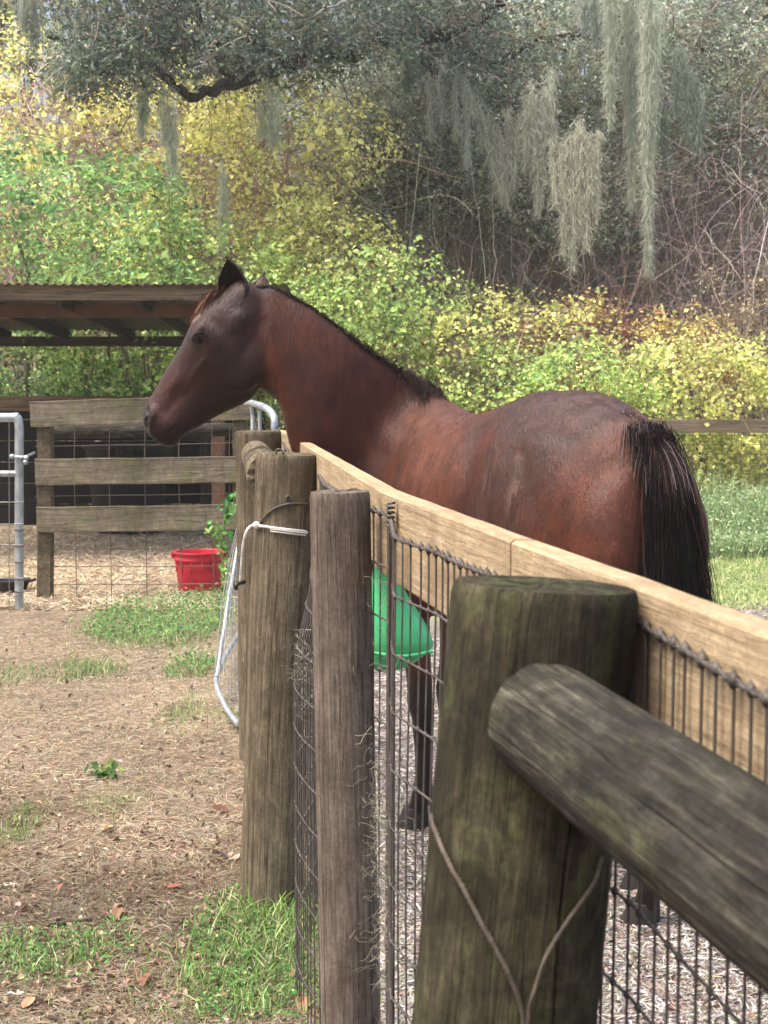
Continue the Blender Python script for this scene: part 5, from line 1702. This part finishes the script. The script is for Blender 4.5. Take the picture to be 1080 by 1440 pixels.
hd = [np.array([-.19, -.03, .275]), np.array([-.15, -.10, .31]), np.array([-.05, -.12, .355]), np.array([.08, -.10, .385]), np.array([.16, -.02, .36]), np.array([.19, .03, .28])]
Geo().add(*tubes(tube_path([np.array(h) for h in hd])[None], .006, 6)).build('handle', M['old_wire'], bk)
for sgx in (-1, 1):
    Geo().add(*tubes(np.array([[np.array([sgx * .185, -.03 * -sgx, .255]), np.array([sgx * .2, -.03 * -sgx, .275]), np.array([sgx * .19, -.03 * -sgx, .295])]]), .014, 8)).build('handle_lug', M['red_plastic'], bk)

# black rubber tub behind the panel, black pan by the gate
tb_ = P(180, 700, 15.75); tb_[2] = 0
t_ = thing('feed_tub', 'round black rubber tub standing in the dark at the back of the shelter', 'tub', tuple(tb_))
V, Q = lathe([(.001, .02), (.30, .0), (.34, .03), (.42, .86), (.455, .87), (.455, .90), (.40, .905), (.30, .06), (.001, .05)], 36)
Geo().add(V, Q).build('tub', M['black_rubber'], t_)
for sgx in (-1, 1):
    Geo().add(*tubes(tube_path([np.array([sgx * .05 - .07, -.45, .83]), np.array([sgx * .05 - .05, -.50, .93]), np.array([sgx * .05 + .05, -.50, .93]), np.array([sgx * .05 + .07, -.45, .83])])[None], .012, 8)).build('handle', M['black_rubber'], t_)
pn_ = P(18, 828, 11.4); pn_[2] = 0
t_ = thing('feed_pan', 'low black rubber feed pan lying on the straw behind the silver gate', 'pan', tuple(pn_))
V, Q = lathe([(.001, .012), (.09, .0), (.10, .015), (.125, .08), (.135, .084), (.135, .095), (.12, .096), (.09, .022), (.001, .02)], 32)
Geo().add(V, Q).build('pan', M['black_rubber'], t_)
Geo().add(*tubes(tube_path([np.array([.12, -.03, .08]), np.array([.16, -.02, .09]), np.array([.16, .03, .09]), np.array([.12, .04, .08])])[None], .01, 6)).build('handle', M['black_rubber'], t_)

# green hook-over feeder behind the fence board, tipped
fd = thing('feeder', 'bright green plastic feeder hooked over the board and seen through the fence wire', 'feeder', tuple(P(560, 880, 3.45)))
fi_ = inv_of(fd)
def rrect(u0, u1, v, Y0, Y1, r=.2, n=24):
    a, b = P(u0, v, Y0), P(u1, v, Y0)
    cx, hx = (a[0] + b[0]) / 2, (b[0] - a[0]) / 2
    cy, hy = (Y0 + Y1) / 2, (Y1 - Y0) / 2
    th = np.arange(n) / n * 2 * np.pi
    e = .45
    return np.stack([cx + hx * np.sign(np.cos(th)) * np.abs(np.cos(th)) ** e, cy + hy * np.sign(np.sin(th)) * np.abs(np.sin(th)) ** e, np.full(n, a[2])], 1)
FY = 3.45
rows = [rrect(528, 556, 740, FY - .05, FY + .06), rrect(526, 556, 790, FY - .06, FY + .08), rrect(522, 560, 822, FY - .08, FY + .10), rrect(518, 576, 852, FY - .09, FY + .11), rrect(517, 594, 880, FY - .10, FY + .11), rrect(516, 608, 904, FY - .10, FY + .11), rrect(517, 611, 914, FY - .098, FY + .108), rrect(519, 598, 926, FY - .08, FY + .09), rrect(522, 578, 939, FY - .07, FY + .08), rrect(528, 556, 945, FY - .05, FY + .06)]
nr = 24
V = np.concatenate(rows + [rows[0].mean(0)[None], rows[-1].mean(0)[None]])
n = len(rows)
i = np.arange(n - 1)[:, None] * nr
s = np.arange(nr)[None]
Q = np.stack([i + s, i + (s + 1) % nr, i + nr + (s + 1) % nr, i + nr + s], -1).reshape(-1, 4)[:, ::-1]
T = np.concatenate([np.stack([np.arange(nr), (np.arange(nr) + 1) % nr, np.full(nr, n * nr)], -1), np.stack([(n - 1) * nr + (np.arange(nr) + 1) % nr, (n - 1) * nr + np.arange(nr), np.full(nr, n * nr + 1)], -1)])
Geo().add(V, Q, T).build('tub', M['green_plastic'], fd, matrix=fi_)
Geo().add(*tubes(tube_path([P(517, 917, FY - .10), P(565, 923, FY - .10), P(609, 916, FY - .095)])[None], .0045, 6)).build('rim', M['green_plastic'], fd, matrix=fi_)
hk = [P(540, 760, FY), P(540, 730, FY), P(539, 706, FY), P(536, 704, FY - .02), P(531, 712, FY - .03)]
Geo().add(*tubes(tube_path(hk)[None], .006, 6)).build('hook', M['green_plastic'], fd, matrix=fi_)

# ------------------------------------------------------------------ ground cover
def vrow_Y(v):
    a = P(540, v, 1.0)
    return 1.6 / (CAMZ - a[2])

rng = np.random.default_rng(800)
def scatter_px(n, u0, u1, v0, v1, pw=1.0):
    """ground points spread evenly over a region of the photograph's ground"""
    u = rng.uniform(u0, u1, n); v = v0 + (v1 - v0) * rng.uniform(0, 1, n) ** pw
    x_, y_ = (u - CU) / F, -(v - CV) / F
    s, c = math.sin(PITCH), math.cos(PITCH)
    t = -CAMZ / (y_ * c - s)
    X, Y = t * x_, t * (y_ * s + c)
    return np.stack([X, Y, ground_z(X, Y)], 1)

def slivers(p, ln, wd, cols, rng, lift=.006, curl=.15):
    n = len(p)
    a = rng.uniform(0, 2 * np.pi, n)
    d = np.stack([np.cos(a), np.sin(a), rng.normal(0, curl, n)], 1)
    L = ln * rng.uniform(.4, 1.4, (n, 1))
    lat = unit(np.cross(d, [0, 0, 1.0]) + rng.normal(0, .3, (n, 3)))
    W = wd * rng.uniform(.5, 1.4, (n, 1))
    m = p + np.array([0, 0, lift]) * rng.uniform(.3, 2.2, (n, 1))
    bend = np.stack([-d[:, 1], d[:, 0], np.abs(rng.normal(0, .4, n))], 1) * L * .12 * rng.normal(0, 1, (n, 1))
    a0, a1, a2 = m - d * L / 2, m + bend, m + d * L / 2
    V = np.stack([a0 - lat * W / 2, a0 + lat * W / 2, a1 - lat * W / 2, a1 + lat * W / 2, a2 - lat * W / 3, a2 + lat * W / 3], 1).reshape(-1, 3)
    V[:, 2] = np.maximum(V[:, 2], ground_z(V[:, 0], V[:, 1]) + .001)
    b = np.arange(n)[:, None] * 6
    Q = np.concatenate([b + [0, 1, 3, 2], b + [2, 3, 5, 4]])
    return V, Q, np.repeat(cols, 6, 0)

# straw and pine needle litter of the yard
p = np.concatenate([scatter_px(62000, -60, 470, 850, 1460), scatter_px(26000, -60, 470, 850, 1100), scatter_px(9000, 380, 470, 1000, 1460)])
za, zb, zc, zd = zones(p[:, 0], p[:, 1])
k = (za > .3) & (rng.uniform(size=len(p)) > zd * .75)
p = p[k]
tone = fnoise(p, 1.3, 71, 3)
mul = .70 * (.62 + .38 * sm(4.6, 5.9, p[:, 1] + (fnoise(p, 1.7, 63, 3) - .5) * 2.2))[:, None]
cols = mul * pick([('#cdbca2', 4), ('#b5a187', 4), ('#dacdb4', 3), ('#98836c', 3), ('#7a6856', 2), ('#c0b098', 3)], len(p), rng, .28) * (.55 + .9 * tone)[:, None]
V, Q, C = slivers(p, .042, .0019, cols, rng)
tag(Geo().add(V, Q, None, C).build('straw_litter', M['dry'], smooth=False), kind='stuff')
# hay inside the pen
p = np.concatenate([scatter_px(22000, -60, 345, 745, 862)])
k = p[:, 1] > 9.6
p = p[k]
cols = pick([('#c9b99f', 4), ('#b5a48a', 3), ('#9c8a74', 2), ('#dccfb8', 1.5), ('#85735f', 1.5)], len(p), rng, .25)
V, Q, C = slivers(p, .12, .006, cols, rng, .012, .22)
tag(Geo().add(V, Q, None, C).build('hay', M['dry'], smooth=False), kind='stuff')
# bleached debris of the paddock
p = np.concatenate([scatter_px(30000, 520, 660, 900, 1460), scatter_px(22000, 800, 1100, 1150, 1470), scatter_px(15000, 940, 1100, 770, 1000)])
za, zb, zc, zd = zones(p[:, 0], p[:, 1])
k = zc > .35
p = p[k]
cols = pick([('#bab3ad', 4), ('#9c9590', 4), ('#d2cac3', 2), ('#6f6863', 3), ('#8a7a6c', 1.5)], len(p), rng, .28)
V, Q, C = slivers(p, .045, .0042, cols, rng)
tag(Geo().add(V, Q, None, C).build('paddock_debris', M['dry'], smooth=False), kind='stuff')
# leaf litter: curled brown leaves
p = np.concatenate([scatter_px(1500, -40, 450, 860, 1450), scatter_px(500, -40, 450, 1150, 1450), scatter_px(500, 800, 1090, 1200, 1460)])
cols = pick([('#8f7767', 3), ('#a68f7c', 3), ('#6e584c', 3), ('#bba896', 1.5), ('#94857a', 1)], len(p), rng, .25)
V, Q, C = leaves(p + [0, 0, .012], np.tile([0, 0, 1.0], (len(p), 1)), .026 * rng.uniform(.4, 1.6, len(p)), cols, rng, .5, .22, .25)
tag(Geo().add(V, Q, None, C).build('leaf_litter', M['dry'], smooth=False), kind='stuff')
# larger fallen leaves that can be told apart
for j, (u, v, where) in enumerate(((90, 1250, 'just above the grey moss clump at lower left'), (165, 1290, 'beside the end of the dark twig'), (245, 1252, 'midway between the dark twig and the brown post'), (330, 1205, 'at the foot of the stout brown post'),
                                   (150, 1170, 'below the small green weed'), (205, 1392, 'between the two grass patches at the bottom edge'), (120, 1405, 'below the lower left grass patch'), (415, 1385, 'in the grass by the slender post'),
                                   (425, 1425, 'lowest beside the slender post at the bottom edge'), (60, 1160, 'near the left edge beside sparse grass'), (310, 1140, 'by the grey moss on the open straw'), (40, 1420, 'in the bottom left corner'))):
    c = P(u, v, vrow_Y(v))
    c[2] = float(ground_z(c[0], c[1])) + .012
    r_ = np.random.default_rng(850 + j)
    L = r_.uniform(.045, .07); W = L * r_.uniform(.38, .55)
    ts = np.linspace(0, 1, 7)
    hwid = W / 2 * np.sin(np.pi * ts ** .8) ** .8 + .0008
    V = []
    for t, h in zip(ts, hwid):
        z = .010 * math.sin(t * 3 + j) + .004
        V += [((t - .5) * L, -h, z + h * .45), ((t - .5) * L, 0, z), ((t - .5) * L, h, z + h * .4)]
    Q = []
    for i in range(6):
        for s_ in (0, 1):
            Q.append((i * 3 + s_, i * 3 + s_ + 1, i * 3 + 4 + s_, i * 3 + 3 + s_))
    col = pick([('#a8826a', 3), ('#8a6350', 3), ('#b89c86', 2), ('#7a5848', 2)], 1, r_, .2)[0]
    o = Geo().add(np.array(V), Q, None, np.tile(col, (len(V), 1))).build('fallen_leaf', M['dry'], smooth=False)
    o.location = c
    o.rotation_euler = (r_.normal(0, .25), r_.normal(0, .25), r_.uniform(0, 6.28))
    tag(o, 'brown dead leaf ' + where, 'leaf', 'fallen leaves on the yard')

# grass
def blades(p, h, wd, cols, rng, lean=.5, k=4):
    n = len(p)
    a = rng.uniform(0, 2 * np.pi, n)
    d = np.stack([np.cos(a), np.sin(a), np.zeros(n)], 1)
    H = h * rng.uniform(.4, 1.35, (n, 1))
    t = np.linspace(0, 1, k)[None, :, None]
    ln = np.abs(rng.normal(lean, .3, (n, 1)))
    pth = p[:, None] + (d * ln * H)[:, None] * t ** 1.7 + np.array([0, 0, 1.0]) * H[:, None] * t * (1 - .25 * ln[:, None] * t)
    wv = wd * rng.uniform(.6, 1.4, (n, 1)) * np.array([[1, .95, .7, .1]])[:, :k]
    V, Q = ribbons(pth, wv, rng, np.stack([-d[:, 1], d[:, 0], rng.normal(0, .1, n)], 1) * 0 + rng.normal(size=(n, 3)) * [.3, .3, .1] + d)
    return V, Q, np.repeat(cols, k * 2, 0)
G1 = [('#6a8848', 3), ('#7a9856', 3), ('#54743c', 3), ('#9aa878', 1.8), ('#b5aa8a', 1.5)]
g = Geo()
p = np.concatenate([scatter_px(60000, -60, 470, 820, 1470), scatter_px(16000, 90, 340, 830, 960)])
za, zb, zc, zd = zones(p[:, 0], p[:, 1])
k = rng.uniform(size=len(p)) < zd * .26 + .012
p, zk = p[k], zd[k]
Yk = p[:, 1]
hgt = .022 + .022 * zk + .012 * (Yk > 7.5)
V, Q, C = blades(p, hgt[:, None] * rng.uniform(.7, 1.4, (len(p), 1)), .0032 + .0009 * (Yk[:, None] > 7), pick(G1, len(p), rng, .28), rng, .7)
g.add(V, Q, None, C)
# tall tufts round the feet of the posts
for u, v, n, h, s in ((440, 1300, 260, .09, .09), (415, 1290, 160, .08, .10), (395, 1330, 240, .06, .13), (340, 1370, 220, .05, .16), (300, 1400, 180, .045, .14), (440, 1400, 200, .06, .10), (380, 1400, 180, .05, .13), (330, 1010, 110, .08, .15)):
    c = P(u, v, vrow_Y(v))
    q = np.stack([rng.normal(c[0], s, n), rng.normal(c[1], s * 1.3, n)], 1)
    q = np.c_[q, ground_z(q[:, 0], q[:, 1])]
    V, Q, C = blades(q, h, .0036, pick([('#7a9a50', 3), ('#8fae60', 2), ('#5f8044', 3), ('#b0b080', 1.5)], n, rng, .25), rng, .6)
    g.add(V, Q, None, C)
# broad leaved weeds
p = np.concatenate([scatter_px(9000, 90, 335, 832, 905), scatter_px(5000, 230, 460, 1250, 1450), scatter_px(3000, -40, 230, 1300, 1400), scatter_px(1200, 225, 310, 915, 960)])
za, zb, zc, zd = zones(p[:, 0], p[:, 1])
k = rng.uniform(size=len(p)) < zd * .5
p = p[k]
far_ = (p[:, 1:2] > 7)
p = p + np.c_[np.zeros((len(p), 2)), rng.uniform(.01, .035, len(p)) + far_[:, 0] * rng.uniform(0, .07, len(p))]
V, Q, C = leaves(p, np.tile([0, -.3, 1.0], (len(p), 1)), (.014 + .010 * far_[:, 0]) * rng.uniform(.5, 1.4, len(p)), pick([('#5d8a48', 3), ('#709c56', 3), ('#486f3c', 3), ('#93b070', 1)], len(p), rng, .25), rng, .5, .15)
g.add(V, Q, None, C)
tag(g.build('yard_grass', M['blade'], smooth=False), kind='stuff')
# lawn and tall weeds in front of the far fence
g = Geo()
p = np.concatenate([scatter_px(30000, 930, 1120, 715, 860, 1.0)])
za, zb, zc, zd = zones(p[:, 0], p[:, 1])
k = rng.uniform(size=len(p)) < zb + .12
p = p[k]
V, Q, C = blades(p, .06, .007, pick([('#98ac6c', 3), ('#adba80', 3), ('#7c955a', 2), ('#c8c49a', 1.6)], len(p), rng, .25), rng, .8)
g.add(V, Q, None, C)
n = 9000
x = rng.uniform(P(900, 0, 14)[0], P(1180, 0, 15)[0], n); y = rng.uniform(13.2, 15.8, n)
q = np.stack([x, y, ground_z(x, y)], 1)
hh = (.22 + .28 * sm(13.4, 14.8, y) * (.5 + vnoise(q, 1.6, 9)))[:, None]
V, Q, C = blades(q, hh, .009, pick([('#82986a', 3), ('#94a87a', 3), ('#6a8258', 2), ('#b5bf92', 1)], n, rng, .25), rng, .35)
g.add(V, Q, None, C)
kk = rng.integers(0, n, 16000)
pp_ = q[kk] + np.c_[rng.normal(0, .04, (16000, 2)), hh[kk, 0] * rng.uniform(.15, 1.05, 16000)]
V, Q, C = leaves(pp_, np.tile([0, -.5, .8], (16000, 1)), .04 * rng.uniform(.5, 1.4, 16000), pick([('#8fa878', 3), ('#a0b686', 3), ('#748f60', 2), ('#bcc69a', 1)], 16000, rng, .22), rng, .4)
g.add(V, Q, None, C)
tag(g.build('meadow_grass', M['blade'], smooth=False), kind='stuff')

# climbing weed by the gate, one small weed in the yard
def weed(label, base, stems, seed, size, pal='green', cat='weed', name='weed'):
    r_ = np.random.default_rng(seed)
    root = thing(name, label, cat, tuple(base))
    inv = inv_of(root)
    g, lf = Geo(), Geo()
    for pts in stems:
        pth = tube_path([np.array(q) for q in pts])
        g.add(*tubes(pth[None], .003, 5))
        q = pth[r_.integers(2, len(pth), max(8, len(pth)))]
        q = q + r_.normal(0, size * .5, q.shape)
        V, Q, C = leaves(q, np.tile([0, -.6, .6], (len(q), 1)), size * r_.uniform(.6, 1.3, len(q)), pick(PAL[pal], len(q), r_, .2), r_, .8)
        lf.add(V, Q, None, C)
    g.C = [np.tile(lin('#7a8a58'), (g.n, 1))]
    g.build('stem', M['stem'], root, matrix=inv)
    lf.build('foliage', M['leaf'], root, smooth=False, matrix=inv)
b_ = P(322, 850, 10.6); b_[2] = 0
weed('leafy vine weed climbing beside the red bucket at the pen corner', b_, [[b_, P(315, 800, 10.6), P(312, 760, 10.6), P(318, 715, 10.6), P(326, 700, 10.6)], [b_, P(312, 790, 10.6), P(300, 745, 10.6), P(296, 738, 10.6)], [P(314, 770, 10.6), P(306, 752, 10.6), P(300, 742, 10.6)], [b_, P(318, 770, 10.6), P(316, 722, 10.6), P(330, 712, 10.5)]], 900, .05)
b_ = P(145, 1090, vrow_Y(1090)); b_[2] = float(ground_z(b_[0], b_[1]))
weed('small dark green weed alone on the straw litter', b_, [[b_, b_ + [-.02, 0, .02], b_ + [-.035, .01, .03]], [b_, b_ + [.02, 0, .02], b_ + [.03, -.01, .028]], [b_, b_ + [0, -.02, .03], b_ + [.01, -.03, .04]]], 901, .035, 'dark_green')

# dry moss caught in the wire and on the ground
def mossball(label, pts, seed, n, spread, col='#b5b29a', hang=.02):
    r_ = np.random.default_rng(seed)
    pts = np.array(pts)
    i = r_.integers(0, len(pts) - 1, n)
    f = r_.uniform(0, 1, (n, 1))
    b = pts[i] * (1 - f) + pts[i + 1] * f + r_.normal(0, 1, (n, 3)) * spread
    k = 9
    d = unit(r_.normal(size=(n, 3)))
    out = [b]
    for s_ in range(k - 1):
        d = unit(d + r_.normal(0, .45, (n, 3)))
        out.append(out[-1] + d * r_.uniform(.003, .009, (n, 1)) + np.array([0, 0, -hang * .06]))
    V, Q = ribbons(np.stack(out, 1), .0007, r_)
    o = Geo().add(V, Q, None, np.repeat(lin(col) * np.exp(r_.normal(0, .2, (n, 1))), k * 2, 0)).build('moss_tangle', M['moss_strand'], smooth=False)
    return tag(o, label, 'moss', None, 'stuff') if False else tag(o, label, 'moss')
sp_ = np.array([.014, .02, .02])
mossball('tangle of dry moss caught in the wire right of the slender post', [P(540, 1130, 2.85), P(548, 1210, 2.85), P(543, 1290, 2.85), P(545, 1360, 2.85)], 910, 230, sp_)
mossball('wisps of dry moss caught on the wire between the two posts', [P(424, 890, 3.75), P(428, 945, 3.75), P(430, 1010, 3.75)], 911, 90, sp_ * .8, '#c0bda8')
mossball('thin dry moss threads high on the rolled wire by the green feeder', [P(552, 800, 2.8), P(545, 850, 2.8), P(547, 950, 2.8)], 912, 50, sp_ * .8, '#a09a86')
mossball('long wisp of dry moss hanging beside the slender post', [P(527, 1020, 2.93), P(530, 1110, 2.93), P(531, 1190, 2.93)], 913, 70, sp_ * .55, '#bab7a2')
for lbl, u, v, s_, n, sd_ in (('grey moss clump on the ground left of the stout brown post', 270, 1168, .07, 360, 915), ('grey moss clump on the litter at lower left', 95, 1275, .08, 300, 916), ('grey moss wad on the yard near the bent gate', 255, 1140, .04, 140, 917)):
    c = P(u, v, vrow_Y(v)); c[2] = float(ground_z(c[0], c[1])) + .015
    mossball(lbl, [c - [s_, 0, 0], c + [s_, 0, 0]], sd_, n, np.array([s_ * .6, s_, .012]), '#a8a496')
# sticks
for lbl, uv in (('dark twig lying on the litter at lower left', ((68, 1304), (95, 1300), (130, 1296))), ('pale curved stick below the grey moss clump', ((300, 1196), (310, 1200), (318, 1206)))):
    c = [P(u, v, vrow_Y(v)) for u, v in uv]
    for q in c: q[2] = float(ground_z(q[0], q[1])) + .012
    o = Geo().add(*tubes(tube_path(c)[None], .006, 6)).build('twig', M['bark'])
    tag(o, lbl, 'twig')


# ------------------------------------------------------------------ air
hz = Geo()
hx, hy0, hy1, hz0, hz1 = 16.5, -3.0, 37.5, -1.2, 17.5
V = np.array([(x, y, z) for z in (hz0, hz1) for y in (hy0, hy1) for x in (-hx, hx)])
hz.add(V, [(0, 2, 3, 1), (4, 5, 7, 6), (0, 1, 5, 4), (2, 6, 7, 3), (0, 4, 6, 2), (1, 3, 7, 5)])
hm_ = bpy.data.materials.new('air')
hm_.use_nodes = True
hn_ = hm_.node_tree.nodes
hn_.remove(hn_['Principled BSDF'])
pv_ = hn_.new('ShaderNodeVolumePrincipled')
pv_.inputs['Color'].default_value = (.93, .96, .95, 1)
pv_.inputs['Density'].default_value = .0013
hm_.node_tree.links.new(pv_.outputs[0], hn_['Material Output'].inputs['Volume'])
tag(hz.build('haze', hm_, smooth=False), kind='stuff')
